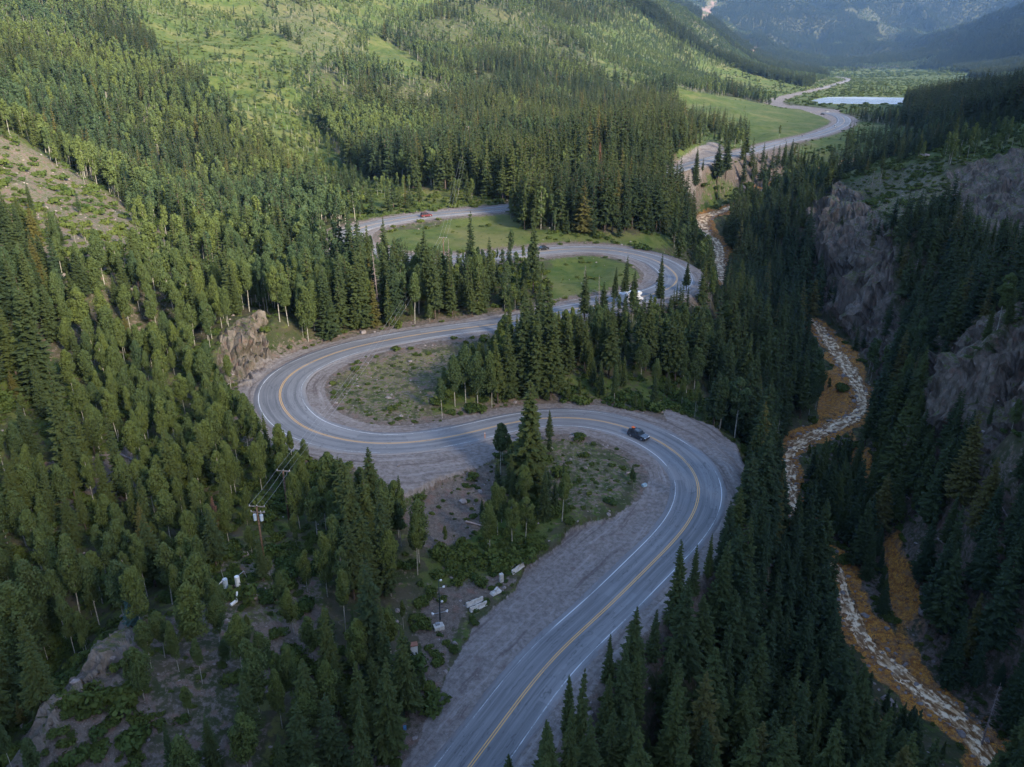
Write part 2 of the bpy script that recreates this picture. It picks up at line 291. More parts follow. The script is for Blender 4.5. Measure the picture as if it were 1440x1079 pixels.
# parts of the view where the photograph shows open ground: no crown may hang over them
CLEAR = [
 [(590,1079),(596,1000),(640,885),(700,832),(748,790),(770,745),(830,722),(905,700),(915,672),(880,645),(780,640),(775,600),(775,568),(850,570),(930,583),(1000,603),(1045,640),(1046,668),(1006,735),(940,803),(860,888),(800,948),(738,1030),(715,1079)],
 [(358,568),(372,522),(430,488),(520,466),(660,446),(700,446),(698,470),(640,490),(612,520),(590,560),(600,592),(690,576),(735,566),(735,590),(690,612),(640,650),(540,650),(470,640),(452,620),(400,600)],
 [(515,325),(506,312),(610,292),(716,286),(716,340),(650,350),(560,330)],
 [(752,337),(850,337),(920,348),(975,378),(975,398),(940,395),(925,412),(900,404),(880,412),(815,420),(815,432),(778,432),(772,390)],
 [(1138,445),(1165,462),(1224,562),(1205,600),(1130,625),(1115,655),(1122,720),(1112,725),(1104,650),(1106,618),(1190,575),(1150,480)],
 [(1180,812),(1203,850),(1232,915),(1310,962),(1372,1030),(1405,1079),(1365,1079),(1300,1000),(1235,950),(1195,895),(1180,850)],
 [(1243,742),(1265,745),(1292,850),(1288,935),(1266,935),(1258,850)],
 [(980,300),(1028,290),(1026,300),(1005,330),(990,330)],[(1007,340),(1018,345),(1020,398),(1010,398)],
 [(1040,218),(1110,192),(1185,172),(1190,182),(1120,202),(1060,214)],[(962,238),(962,225),(1000,212),(1040,208),(1042,222)],
 [(1143,136),(1270,136),(1270,148),(1143,148)],[(1090,150),(1120,130),(1180,115),(1190,120),(1120,138),(1180,152),(1195,170),(1165,172),(1120,160)],
 [(322,470),(352,450),(385,452),(390,490),(370,548),(340,545)],
 [(598,800),(660,790),(715,780),(740,785),(720,830),(640,890),(600,950),(575,925)],
 [(352,702),(390,702),(390,748),(352,748)],[(305,800),(350,800),(350,858),(305,858)],[(75,1000),(75,965),(120,930),(165,872),(185,890),(150,945),(120,1000)],
 [(1178,262),(1300,225),(1330,228),(1320,260),(1250,275),(1210,300),(1150,300)],[(1150,330),(1210,330),(1240,420),(1230,470),(1190,430)],[(1350,235),(1430,215),(1440,300),(1380,300)],
 [(1300,520),(1370,500),(1430,450),(1440,560),(1340,540),(1310,580)],
 [(560,665),(690,650),(685,700),(650,710),(600,700)],
 [(0,200),(60,225),(180,300),(170,325),(100,310),(0,260)],
]
# ------------------------------------------------------------------ terrain grid (polar, fine in front of the camera)
ang = [-math.pi * .5]
while ang[-1] < math.pi * .5:
    a = abs(ang[-1]); st = .0026 if a < .66 else min(.05, .0026 + (a - .66) * .22)
    nx = ang[-1] + st
    if ang[-1] < -.66 and nx > -.66: pass
    ang.append(nx)
# mirror for an even spacing
ang = np.array([a for a in ang if a >= -.0001 or True])
half = [0.0]
while half[-1] < math.pi:
    st = .0026 if half[-1] < .76 else min(.06, .0026 + (half[-1] - .76) * .25)
    half.append(half[-1] + st)
half = np.array(half[:-1] + [math.pi])
ang = np.r_[-half[:0:-1], half]
rad = [14.0]
while rad[-1] < 9000:
    r = rad[-1]; st = .02 if r < 45 else (.0052 if r < 700 else (.0075 if r < 1600 else .012))
    rad.append(r * (1 + st))
rad = np.array(rad)
NA, NR = len(ang), len(rad)
AA, RR = np.meshgrid(ang, rad)
GX = (RR * np.sin(AA)).ravel(); GY = (RR * np.cos(AA)).ravel()
GR = RR.ravel()
print('grid', NA, NR, NA * NR)

lake_w = [pz(a, b, 23.3)[:2] for a, b in LAKE]
def world_pts(poly, z): return [pz(a, b, z)[:2] for a, b in poly]

def sstep(e0, e1, x):
    t = np.clip((x - e0) / (e1 - e0), 0, 1); return t * t * (3 - 2 * t)

def zone_lookup(x, y, z, jit=1.0):
    px, py, dep = proj(x, y, z)
    n1 = fbm(x, y, 22, 3, 5) ; n2 = fbm(x, y, 22, 3, 9)
    k = jit * 6500 / np.maximum(dep, 60)
    px = px + n1 * k; py = py + n2 * k * .5
    px = np.clip(px, -390, 1590); py = np.clip(py, -290, 1490)
    v = np.tile(np.array([.4, .35, .5, .4, .3, 0, 1.]), (len(px), 1))
    for Z in ZONES:
        m = inpoly(px, py, Z[0]) & (dep > 5)
        v[m] = Z[1:]
    return v

def terrain(x, y):
    """elevation and ground-cover weights"""
    z = zbase(x, y); r = np.hypot(x, y)
    ri, rd, rs, rz = nearest(x, y, RD, RDT, 60)
    ci, cd, cs, cz = nearest(x, y, CK, CKT, 40)
    hw = RD[ri, 3]
    rdist = rd - hw
    amp = np.clip(r / 260, .45, 2.2)
    rough = fbm(x, y, 26, 4, 31) * 1.6 * amp + fbm(x, y, 5, 3, 61) * .45
    px, py, dep = proj(x, y, z)
    far = sstep(900, 2600, r) * sstep(10, 150, z)
    ridg = (1 - np.abs(fbm(x, y, 520, 5, 77)) * 2.2)
    z = z + far * (ridg - .5) * 75 * np.clip(r / 3500, .3, 1.6) + far * fbm(x, y, 160, 4, 3) * 26
    mid = sstep(350, 700, r) * (1 - sstep(1500, 2600, r)) * sstep(26, 60, z)
    z = z + mid * fbm(x, y, 75, 3, 8) * 8
    flat = sstep(650, 900, r) * (1 - sstep(27, 40, z))
    calm = np.minimum(sstep(3, 22, rdist), sstep(3, 14, cd - CK[ci, 3]))
    z = z + rough * calm * (1 - .8 * flat)
    # rock faces
    V = zone_lookup(x, y, z)
    rock = V[:, 5].copy()
    q = np.array([pz(*c) for c in ROCKRIDGE]); best = np.full(len(x), 99.)
    for i in range(len(q) - 1):
        ab = q[i + 1, :2] - q[i, :2]; tt = np.clip(((x - q[i, 0]) * ab[0] + (y - q[i, 1]) * ab[1]) / (ab @ ab), 0, 1)
        best = np.minimum(best, np.hypot(x - q[i, 0] - tt * ab[0], y - q[i, 1] - tt * ab[1]))
    best = best + fbm(x, y, 5, 3, 111) * 1.6
    z = z + 2.1 * np.exp(-(best / 1.9) ** 2) * (r < 200); rock = np.maximum(rock, (1 - sstep(1.6, 2.8, best)) * (r < 200))
    ridge_m = best < 4
    rock *= sstep(2, 8, cd - CK[ci, 3] * .5) * sstep(1.0, 4.0, rdist)
    # road bench
    pxr, pyr = px, py
    grav = np.zeros(len(x))
    jx = fbm(x, y, 6, 3, 41) * 1.2; jy = fbm(x, y, 6, 3, 43) * 1.2
    for k, G in enumerate(GRAVEL):
        zz = {0: 2.5, 1: 6, 2: 9, 3: 2.5, 4: 15, 5: 22, 6: 22.5, 7: -5}[k]
        grav[inpoly(x + jx, y + jy, world_pts(G, zz))] = 1
    sh = 2.0 + (RD[ri, 3] - 3.7) * 1.3 + fbm(x, y, 30, 2, 51) * .8
    grav = np.maximum(grav, 1 - sstep(sh, sh + 1.6, rdist - .9))
    flatw = 1 - sstep(3.5, 15, rdist)
    flatw = np.maximum(flatw, grav * (1 - sstep(10, 26, rdist)) * .85)
    zr = rz + fbm(x, y, 3, 2, 88) * .10 * sstep(1.2, 4, rdist)
    z = z * (1 - flatw) + zr * flatw
    sink = .10 + sstep(150, 900, r) * .5
    z = z - sink * (1 - sstep(.4, 1.3, rdist))
    # creek bed
    cw = CK[ci, 3] * .50 * (1 + .45 * fbm(x, y, 9, 2, 91)) + .8 * fbm(x, y, 3.4, 2, 93)
    e = cd - cw
    bank = cz + np.clip(e * .32, -.8, 0) + np.clip(e, 0, 30) * .16 + .12 * fbm(x, y, 2, 2, 95)
    cwgt = 1 - sstep(2.5, 10, e)
    z = z * (1 - cwgt) + bank * cwgt
    orange = (1 - sstep(.3, 3.2, e - .8 + fbm(x, y, 7, 3, 96) * 3.4)) * (r < 620)
    for O in ORANGE:
        m = inpoly(px + n_(x, y, 12, 97) * 900 / np.maximum(dep, 50), py, O); orange[m & (cd < 34)] = (.85 + 1.1 * fbm(x, y, 7, 3, 99))[m & (cd < 34)]
    # lake
    lk = inpoly(x, y, lake_w)
    nearlk = (r > 900) & (r < 1700) & (np.abs(px - 1230) < 170) & (py > 125) & (py < 158)
    z = np.where(nearlk, np.maximum(z, 23.75), z)
    z = np.where(lk, 22.6, z)
    grass = V[:, 3]; scree = V[:, 4]
    scree = np.maximum(scree, .85 * (1 - sstep(2, 9, rdist - 2)) * (calm < .9))
    global G_SD, G_PALE
    G_PALE = ((1 - sstep(1.5, 3, best)) * (r < 200))
    for O in PALE: G_PALE = np.maximum(G_PALE, inpoly(px, py, O) * (r < 250) * 1.6)
    global G_AL, G_AL
    G_SD = rd * rs; G_AL = ri * 1.5 + (x - RD[ri, 0]) * RDT[ri, 0] + (y - RD[ri, 1]) * RDT[ri, 1]
    return z, V, grav, grass, scree, rock, orange, rdist, e, lk

def n_(x, y, s, seed): return fbm(x, y, s, 2, seed)

GZ, GV, GG, GGR, GSC, GRK, GOR, GRD, GCK, GLK = terrain(GX, GY)
def smooth2(a, k=1):
    b = a.reshape(NR, NA)
    for _ in range(k):
        c = b.copy(); c[1:-1, 1:-1] = (b[1:-1, 1:-1] * 4 + b[:-2, 1:-1] + b[2:, 1:-1] + b[1:-1, :-2] + b[1:-1, 2:]) / 8; b = c
    return b.ravel()
GRK = smooth2(GRK, 3); GGR = smooth2(GGR, 3); GSC = smooth2(GSC, 3); GG = smooth2(GG, 1); GOR = smooth2(GOR, 1)
# crags: push rock faces in and out along their normals
Zg = GZ.reshape(NR, NA); Xg = GX.reshape(NR, NA); Yg = GY.reshape(NR, NA)
def normals(X, Y, Z):
    P = np.stack([X, Y, Z], -1)
    du = np.gradient(P, axis=1); dv = np.gradient(P, axis=0)
    N = np.cross(du, dv); N /= np.linalg.norm(N, axis=-1)[..., None] + 1e-9
    N[N[..., 2] < 0] *= -1
    return N
NN = normals(Xg, Yg, Zg).reshape(-1, 3)
steep = 1 - NN[:, 2]
sel = np.where((GRK > .15) & (GR < 900))[0]
x, y, z = GX[sel], GY[sel], GZ[sel]
def cells3(s, sz, seed, wob):
    wx = x + (vnoise3(x / (s * 2), y / (s * 2), z / (s * 2), seed + 50) - .5) * wob; wy = y + (vnoise3(x / (s * 2), y / (s * 2), z / (s * 2), seed + 51) - .5) * wob
    wz = z + (vnoise3(x / s, y / s, z / s, seed + 52) - .5) * wob * 1.5
    return _h(np.floor((wx + wy * .6) / s), np.floor((wy - wx * .6) / s), np.floor(wz / sz), seed) - .5
d = (vnoise3(x / 22, y / 22, z / 60, 7) - .5) * 6 + cells3(7, 26, 1, 5) * 5.4 + cells3(3.2, 12, 2, 3) * 3.0 + cells3(1.5, 3, 3, 1.5) * 1.0
d = d * np.where(GR[sel] < 160, .45, 1.)
w = np.clip(GRK[sel] * 1.3, 0, 1) * np.clip((GR[sel]) / 160, .5, 1)
D = (d * w * (.35 + 1.0 * np.clip(steep[sel] * 4, 0, 1)))[:, None] * NN[sel]
GX2, GY2, GZ2 = GX.copy(), GY.copy(), GZ.copy()
GX2[sel] += D[:, 0]; GY2[sel] += D[:, 1]; GZ2[sel] += D[:, 2]
# steep natural ground turns to rock a little
extra = np.clip((steep - .22) * 4, 0, .8) * (GRD > 5) * (GCK > 2) * (GR < 700)
GRK = np.maximum(GRK, extra * .55)
print('terrain', time.time() - T0)

def hgt(x, y):
    x = np.asarray(x, float); y = np.asarray(y, float)
    a = np.arctan2(x, y); r = np.hypot(x, y)
    fa = np.interp(a, ang, np.arange(NA)); fr = np.interp(r, rad, np.arange(NR))
    ia = np.clip(fa.astype(int), 0, NA - 2); ir = np.clip(fr.astype(int), 0, NR - 2)
    ta = fa - ia; tr = fr - ir
    Z = Zg
    return (Z[ir, ia] * (1 - ta) + Z[ir, ia + 1] * ta) * (1 - tr) + (Z[ir + 1, ia] * (1 - ta) + Z[ir + 1, ia + 1] * ta) * tr
def gat(field, x, y):
    a = np.arctan2(x, y); r = np.hypot(x, y)
    ia = np.clip(np.interp(a, ang, np.arange(NA)).round().astype(int), 0, NA - 1); ir = np.clip(np.interp(r, rad, np.arange(NR)).round().astype(int), 0, NR - 1)
    return field.reshape(NR, NA)[ir, ia]
def on_ground(px, py, zguess=5.0):
    """world point where the ray of photo pixel (px,py) meets the ground"""
    u = (px - 720) / F; v = (py - 539.5) / F
    prev = 40.0; t = 40.0
    while t < 9000:
        X, Y, Zr = u * t, (CP - v * SP) * t, CH - (SP + v * CP) * t
        if Zr < float(hgt(X, Y)):
            lo, hi = prev, t
            for _ in range(14):
                mid_ = .5 * (lo + hi)
                if CH - (SP + v * CP) * mid_ < float(hgt(u * mid_, (CP - v * SP) * mid_)): hi = mid_
                else: lo = mid_
            t = hi; break
        prev = t; t *= 1.01
    X, Y = u * t, (CP - v * SP) * t
    return Vector((X, Y, float(hgt(X, Y))))

# ------------------------------------------------------------------ mesh helpers
def mesh_np(name, V, faces, mat=None, smooth=False):
    """V (n,3), faces (m,k) arrays or list of arrays"""
    me = bpy.data.meshes.new(name)
    V = np.asarray(V, np.float32)
    if isinstance(faces, np.ndarray): faces = [faces]
    faces = [np.asarray(f) for f in faces if len(f)]
    nl = sum(f.size for f in faces); nf = sum(len(f) for f in faces)
    me.vertices.add(len(V)); me.vertices.foreach_set('co', V.ravel())
    me.loops.add(nl); me.polygons.add(nf)
    me.loops.foreach_set('vertex_index', np.concatenate([f.ravel() for f in faces]).astype(np.int32))
    tot = np.concatenate([np.full(len(f), f.shape[1]) for f in faces])
    st = np.r_[0, np.cumsum(tot)[:-1]]
    me.polygons.foreach_set('loop_start', st.astype(np.int32)); me.polygons.foreach_set('loop_total', tot.astype(np.int32))
    me.polygons.foreach_set('use_smooth', np.full(nf, smooth))
    me.update(calc_edges=True)
    if mat: me.materials.append(mat)
    return me
def link(name, me, parent=None, loc=None):
    o = bpy.data.objects.new(name, me); COL.objects.link(o)
    if parent: o.parent = parent
    if loc is not None: o.location = loc
    return o
def tag(o, label=None, cat=None, group=None, kind=None):
    if label: o['label'] = label
    if cat: o['category'] = cat
    if group: o['group'] = group
    if kind: o['kind'] = kind
    return o
def attr(me, name, data, typ='FLOAT', dom='POINT'):
    a = me.attributes.new(name, typ, dom)
    a.data.foreach_set('vector' if typ == 'FLOAT_VECTOR' else 'value', np.asarray(data).ravel())

# ------------------------------------------------------------------ material helpers
class NT:
    def __init__(s, name):
        s.m = bpy.data.materials.new(name); s.m.use_nodes = True
        s.t = s.m.node_tree; s.t.nodes.clear()
        s.out = s.t.nodes.new('ShaderNodeOutputMaterial')
    def n(s, typ, ins=None, **kw):
        nd = s.t.nodes.new('ShaderNode' + typ)
        for k, v in kw.items(): setattr(nd, k, v)
        for k, v in (ins or {}).items(): s.set(nd.inputs[k], v)
        return nd
    def set(s, sock, v):
        if isinstance(v, bpy.types.NodeSocket): s.t.links.new(v, sock)
        elif isinstance(v, (tuple, list)) and len(v) == 3 and sock.type == 'RGBA': sock.default_value = (*v, 1)
        else: sock.default_value = v
    def geo(s): return s.n('NewGeometry').outputs['Position']
    def noise(s, vec, scale, detail=3, rough=.55, out='Fac'):
        return s.n('TexNoise', {'Vector': vec, 'Scale': scale, 'Detail': detail, 'Roughness': rough}).outputs[out]
    def math(s, op, a, b=0., c=None, clamp=False):
        nd = s.n('Math', operation=op, use_clamp=clamp); s.set(nd.inputs[0], a); s.set(nd.inputs[1], b)
        if c is not None: s.set(nd.inputs[2], c)
        return nd.outputs[0]
    def mix(s, f, a, b, blend='MIX'):
        nd = s.n('Mix', data_type='RGBA', blend_type=blend)
        s.set(nd.inputs[0], f); s.set(nd.inputs[6], a); s.set(nd.inputs[7], b)
        return nd.outputs[2]
    def ramp(s, f, e0, e1):
        nd = s.n('MapRange', {'Value': f, 'From Min': e0, 'From Max': e1}, interpolation_type='SMOOTHSTEP'); return nd.outputs[0]
    def attr(s, name, typ='GEOMETRY'):
        return s.n('Attribute', attribute_name=name, attribute_type=typ).outputs['Fac']
    def mapping(s, vec, scale=(1, 1, 1), rot=(0, 0, 0)):
        return s.n('Mapping', {'Vector': vec, 'Scale': scale, 'Rotation': rot}).outputs[0]
    def bsdf(s, col, rough=.8, spec=.3, normal=None, metal=0., **kw):
        d = {'Base Color': col, 'Roughness': rough, 'Specular IOR Level': spec, 'Metallic': metal}
        d.update(kw)
        if normal is not None: d['Normal'] = normal
        b = s.n('BsdfPrincipled', d); return b.outputs[0]
    def bump(s, h, strength=.5, dist=.1):
        return s.n('Bump', {'Height': h, 'Strength': strength, 'Distance': dist}).outputs[0]
    def done(s, sh): s.t.links.new(sh, s.out.inputs['Surface']); return s.m

def simple(name, col, rough=.6, spec=.3, metal=0., var=.12, scale=3.0, coat=0.):
    t = NT(name); oc = t.n('TexCoord').outputs['Object']
    nz = t.noise(oc, scale, 4)
    dark = tuple(c * (1 - var * 2) for c in col); lite = tuple(min(1, c * (1 + var)) for c in col)
    c = t.mix(t.ramp(nz, .3, .7), dark, lite)
    return t.done(t.bsdf(c, rough, spec, metal=metal, **({'Coat Weight': coat} if coat else {})))

# ---- ground
def mat_ground():
    t = NT('ground_cover'); P = t.geo()
    nA = t.noise(P, .035, 4, .6); nB = t.noise(P, .22, 4, .6); nC = t.noise(P, 1.3, 4, .65); nD = t.noise(P, 6., 2, .6)
    nE = t.noise(t.n('VectorMath', {0: P, 1: (91., 37., 5.)}, operation='ADD').outputs[0], .55, 4, .65)
    floor = t.mix(t.ramp(nB, .35, .65), (.040, .052, .020), (.075, .066, .042))
    floor = t.mix(t.math('MULTIPLY', t.ramp(nC, .55, .75), .6), floor, (.10, .085, .06))
    gr = t.mix(t.ramp(nB, .3, .7), (.042, .074, .015), (.086, .108, .028))
    gr = t.mix(t.math('MULTIPLY', t.ramp(nA, .45, .7), .6), gr, (.165, .150, .062))
    gr = t.mix(t.math('MULTIPLY', t.ramp(nC, .5, .75), .45), gr, (.055, .07, .022))
    sc = t.mix(t.ramp(nC, .3, .7), (.080, .066, .052), (.155, .128, .108))
    sc = t.mix(t.ramp(nE, .5, .7), sc, (.15, .095, .075))
    sc = t.mix(t.math('MULTIPLY', t.ramp(nD, .55, .7), .5), sc, (.27, .24, .23))
    gv = t.mix(t.ramp(nC, .3, .7), (.135, .117, .108), (.230, .206, .194))
    gv = t.mix(t.math('MULTIPLY', t.ramp(nE, .52, .72), .6), gv, (.13, .095, .085))
    gv = t.mix(t.math('MULTIPLY', t.ramp(nD, .56, .7), .35), gv, (.30, .28, .275))
    rv = t.mapping(P, (1, 1, .22), (.12, .1, .3))
    rn = t.noise(rv, .28, 6, .7); rn2 = t.noise(rv, 1.1, 5, .7)
    vor = t.n('TexVoronoi', {'Vector': rv, 'Scale': .55, 'Randomness': 1.}, feature='DISTANCE_TO_EDGE').outputs['Distance']
    rk = t.mix(t.ramp(rn, .35, .65), (.072, .060, .048), (.185, .158, .132))
    rk = t.mix(t.math('MULTIPLY', t.ramp(nE, .52, .68), .55), rk, (.20, .115, .09))
    rk = t.mix(t.math('MULTIPLY', t.ramp(rn2, .5, .75), .6), rk, (.27, .25, .235))
    rk = t.mix(t.math('MULTIPLY', t.attr('pale'), .5), rk, t.mix(t.ramp(t.math('SUBTRACT', t.attr('pale'), 1.), 0., .5), (.27, .24, .21), (.44, .30, .14)))
    rk = t.mix(t.math('MULTIPLY', t.ramp(t.noise(P, .7, 5, .7), .54, .68), .6), rk, (.05, .062, .03))
    orr = t.mix(t.ramp(nC, .35, .65), (.28, .10, .018), (.60, .29, .05))
    orr = t.mix(t.ramp(nD, .48, .62), orr, (.12, .075, .055)); orr = t.mix(t.math('MULTIPLY', t.ramp(nE, .50, .64), .55), orr, (.17, .13, .105))
    def th(a, w, n, k=.55):  # noisy edge
        v = t.math('ADD', t.attr(a), t.math('MULTIPLY', t.math('SUBTRACT', n, .5), k))
        return t.ramp(v, .5 - w, .5 + w)
    nM = t.math('ADD', t.math('MULTIPLY', nC, .6), t.math('MULTIPLY', nE, .4))
    c = t.mix(th('grass', .12, nE, 1.9), floor, gr)
    c = t.mix(th('scree', .12, nM, 2.0), c, sc)
    nz_ = t.n('SeparateXYZ', {0: t.n('NewGeometry').outputs['Normal']}).outputs[2]
    stp = t.ramp(t.math('SUBTRACT', t.math('MULTIPLY', t.math('SUBTRACT', nE, .5), .35), nz_), -.90, -.72)
    flatrock = t.math('MULTIPLY', th('rock', .12, nE, .8), t.math('SUBTRACT', 1., stp))
    c = t.mix(t.math('MULTIPLY', flatrock, .8), c, t.mix(t.ramp(nC, .4, .6), gr, sc))
    c = t.mix(t.math('MULTIPLY', th('rock', .12, nE, .8), stp), c, rk)
    c = t.mix(th('gravel', .15, nC, .9), c, gv)
    c = t.mix(th('orange', .15, nM, .9), c, orr)
    # red mineral slide scars high on the far mountain
    c = t.mix(t.math('MULTIPLY', t.attr('scar'), t.ramp(t.noise(P, .012, 5, .75), .38, .58)), c, t.mix(t.ramp(t.noise(P, .02, 4, .7), .4, .6), (.30, .20, .16), (.17, .12, .11)))
    # wheel tracks worn into the gravel
    rp = t.n('CombineXYZ', {0: t.math('MULTIPLY', t.attr('road_side'), .75), 1: t.math('MULTIPLY', t.attr('road_along'), .055), 2: 0.}).outputs[0]
    wob = t.n('VectorMath', {0: rp, 1: t.n('VectorMath', {0: t.n('TexNoise', {'Vector': P, 'Scale': .09, 'Detail': 3.}).outputs['Color'], 1: (1.6, .5, 0.)}, operation='MULTIPLY').outputs[0]}, operation='ADD').outputs[0]
    tr = t.noise(wob, 1., 6, .68)
    c = t.mix(t.math('MULTIPLY', t.math('MULTIPLY', t.ramp(tr, .52, .66), t.attr('gravel')), .7), c, (.085, .065, .060))
    c = t.mix(t.math('MULTIPLY', t.math('MULTIPLY', t.ramp(tr, .46, .36), t.attr('gravel')), .4), c, (.34, .32, .315))
    h = t.math('ADD', t.math('MULTIPLY', nC, .5), t.math('MULTIPLY', nD, .12))
    h = t.math('ADD', h, t.math('MULTIPLY', t.attr('rock'), t.math('ADD', t.math('MULTIPLY', rn2, 1.2), t.math('MULTIPLY', t.ramp(vor, 0, .3), .6))))
    return t.done(t.bsdf(c, .92, .15, t.bump(h, .9, .55)))
MG = mat_ground()

I = np.arange(NR * NA).reshape(NR, NA)
FQ = np.stack([I[:-1, :-1], I[:-1, 1:], I[1:, 1:], I[1:, :-1]], -1).reshape(-1, 4)[:, ::-1]
me = mesh_np('ground', np.stack([GX2, GY2, GZ2], 1), FQ, MG, True)
me.polygons.foreach_set('use_smooth', ~((GRK[FQ].min(1) > .4) & (GR[FQ[:, 0]] < 900)))
PX, PY, DEP = proj(GX, GY, GZ)
scar = np.zeros(len(GX))
farm = GR > 2200
jx = fbm(GX, GY, 260, 4, 15) * 16; jy = fbm(GX, GY, 260, 4, 16) * 10
for S in ([(1012,-5),(1002,10),(997,24),(986,36),(981,34),(987,14),(996,2),(1000,-8)], [(1058,66),(1068,64),(1066,74),(1056,76)]):
    scar[farm & inpoly(PX + jx * .35, PY + jy * .35, S)] = 1
for nm, a in (('gravel', GG), ('grass', GGR), ('scree', GSC), ('rock', GRK), ('orange', GOR), ('scar', scar), ('road_side', np.clip(G_SD, -90, 90)), ('road_along', G_AL), ('pale', G_PALE)): attr(me, nm, a.astype(np.float32))
tag(link('ground', me), kind='structure')

# ---- road
def mat_asphalt():
    t = NT('asphalt'); P = t.geo()
    u = t.attr('across'); 
    n1 = t.noise(P, .12, 4, .6); n2 = t.noise(P, 2.2, 4, .7); n3 = t.noise(P, 14., 2)
    c = t.mix(t.ramp(n1, .3, .7), (.150, .152, .158), (.200, .202, .208))
    c = t.mix(t.math('MULTIPLY', t.ramp(n2, .5, .75), .35), c, (.105, .105, .108))
    # polished wheel paths and oil between them
    wp = t.math('ABSOLUTE', t.math('SUBTRACT', t.math('ABSOLUTE', t.math('SUBTRACT', t.math('ABSOLUTE', u), .48)), .22))
    c = t.mix(t.math('MULTIPLY', t.math('SUBTRACT', 1., t.ramp(wp, .03, .14)), .6), c, (.10, .101, .106))
    pt = t.n('TexVoronoi', {'Vector': t.n('CombineXYZ', {0: t.math('MULTIPLY', u, 1.1), 1: t.math('MULTIPLY', t.attr('along'), .035), 2: 3.}).outputs[0], 'Scale': 1.}, feature='F1', distance='CHEBYCHEV').outputs['Color']
    ptv = t.n('SeparateColor', {0: pt}).outputs[0]
    c = t.mix(t.math('MULTIPLY', t.math('GREATER_THAN', ptv, .62), .38), c, (.105, .106, .112)); c = t.mix(t.math('MULTIPLY', t.math('LESS_THAN', ptv, .22), .3), c, (.25, .25, .255))
    sl = t.math('ABSOLUTE', t.math('SUBTRACT', t.noise(t.n('CombineXYZ', {0: t.math('MULTIPLY', u, 1.6), 1: t.math('MULTIPLY', t.attr('along'), .10), 2: 11.}).outputs[0], 1., 3, .6), .5))
    c = t.mix(t.math('MULTIPLY', t.math('SUBTRACT', 1., t.ramp(sl, .0, .010)), .6), c, (.045, .045, .048))
    al = t.n('CombineXYZ', {0: t.math('MULTIPLY', u, 9.), 1: t.math('MULTIPLY', t.attr('along'), .05), 2: 0.}).outputs[0]
    stn = t.noise(al, 1., 5, .65)
    c = t.mix(t.math('MULTIPLY', t.ramp(stn, .42, .70), .55), c, (.255, .255, .262))
    c = t.mix(t.math('MULTIPLY', t.ramp(t.noise(t.n('CombineXYZ', {0: t.math('MULTIPLY', u, 22.), 1: t.math('MULTIPLY', t.attr('along'), .11), 2: 7.}).outputs[0], 1., 4, .65), .52, .72), .5), c, (.082, .082, .09))
    c = t.mix(t.math('MULTIPLY', t.ramp(t.math('ABSOLUTE', u), 1.02, 1.25), t.ramp(n2, .4, .6)), c, (.19, .165, .16))
    return t.done(t.bsdf(c, .72, .3, t.bump(n3, .3, .02)))
def mat_paint(name, col, bare=(.185, .187, .195), wear=.5):
    t = NT(name); P = t.geo()
    w = t.math('MULTIPLY', t.noise(P, .09, 3, .6), t.math('ADD', t.noise(P, 5., 3, .7), .5))
    return t.done(t.bsdf(t.mix(t.ramp(w, wear, wear + .22), col, bare), .6, .3))
MA = mat_asphalt(); MWH = mat_paint('white_road_paint', (.60, .61, .63), wear=.40); MYE = mat_paint('yellow_road_paint', (.66, .38, .12), wear=.60)
RN = np.stack([RDT[:, 1], -RDT[:, 0]], 1)   # to the right of travel
RS = np.arange(len(RD)) * 1.5
def ribbon(name, offs, lift, mat, a=0, b=None, skirt=0.):
    """offs: list of functions/values giving lateral offset per sample"""
    q = RD[a:b]; nn = RN[a:b]; s = RS[a:b]
    rows = []
    rr = np.hypot(q[:, 0], q[:, 1])
    for o in offs:
        off = o(q[:, 3], s) if callable(o) else np.full(len(q), o)
        rows.append(np.stack([q[:, 0] + nn[:, 0] * off, q[:, 1] + nn[:, 1] * off, q[:, 2] + lift * (1 + rr / 300)], 1))
    if skirt:
        l, r = rows[0].copy(), rows[-1].copy(); l[:, 2] -= skirt; r[:, 2] -= skirt
        l[:, :2] -= nn * .25; r[:, :2] += nn * .25
        rows = [l] + rows + [r]
    V = np.stack(rows, 1); m, k = V.shape[:2]
    J = np.arange(m * k).reshape(m, k)
    Fc = np.stack([J[:-1, :-1], J[:-1, 1:], J[1:, 1:], J[1:, :-1]], -1).reshape(-1, 4)[:, ::-1]
    me = mesh_np(name, V.reshape(-1, 3), Fc[:, ::-1], mat, True)
    return me, V
k = 13
fr = np.linspace(-1, 1, k)
me, Vr = ribbon('road', [(lambda h, s, f=f: f * (h + .95 + (.22 * np.interp(s, RS[::3], [math.sin(i * 1.7) * math.cos(i * .61) for i in range(len(RS[::3]))]) if abs(f) == 1 else 0))) for f in fr], .02, MA, skirt=.35)
hwv = np.repeat(RD[:, 3:4], k + 2, 1)
uu = np.hstack([np.full((len(RD), 1), -1.25), (fr[None] * (RD[:, 3:4] + .95)) / RD[:, 3:4], np.full((len(RD), 1), 1.25)])
attr(me, 'across', uu.astype(np.float32)); attr(me, 'along', np.repeat(RS[:, None], k + 2, 1).astype(np.float32))
tag(link('road', me), kind='structure')
LW = .135
def wid(s, w): return w
for side, nm in ((-1, 'white_edge_line'), (1, 'white_edge_line')):
    me, _ = ribbon(nm, [lambda h, s, sd=side: sd * h - LW / 2, lambda h, s, sd=side: sd * h + LW / 2], .032, MWH)
    tag(link(nm, me), kind='structure')
for side in (-1, 1):
    me, _ = ribbon('yellow_centre_line', [side * .16 - .065, side * .16 + .065], .032, MYE)
    tag(link('yellow_centre_line', me), kind='structure')

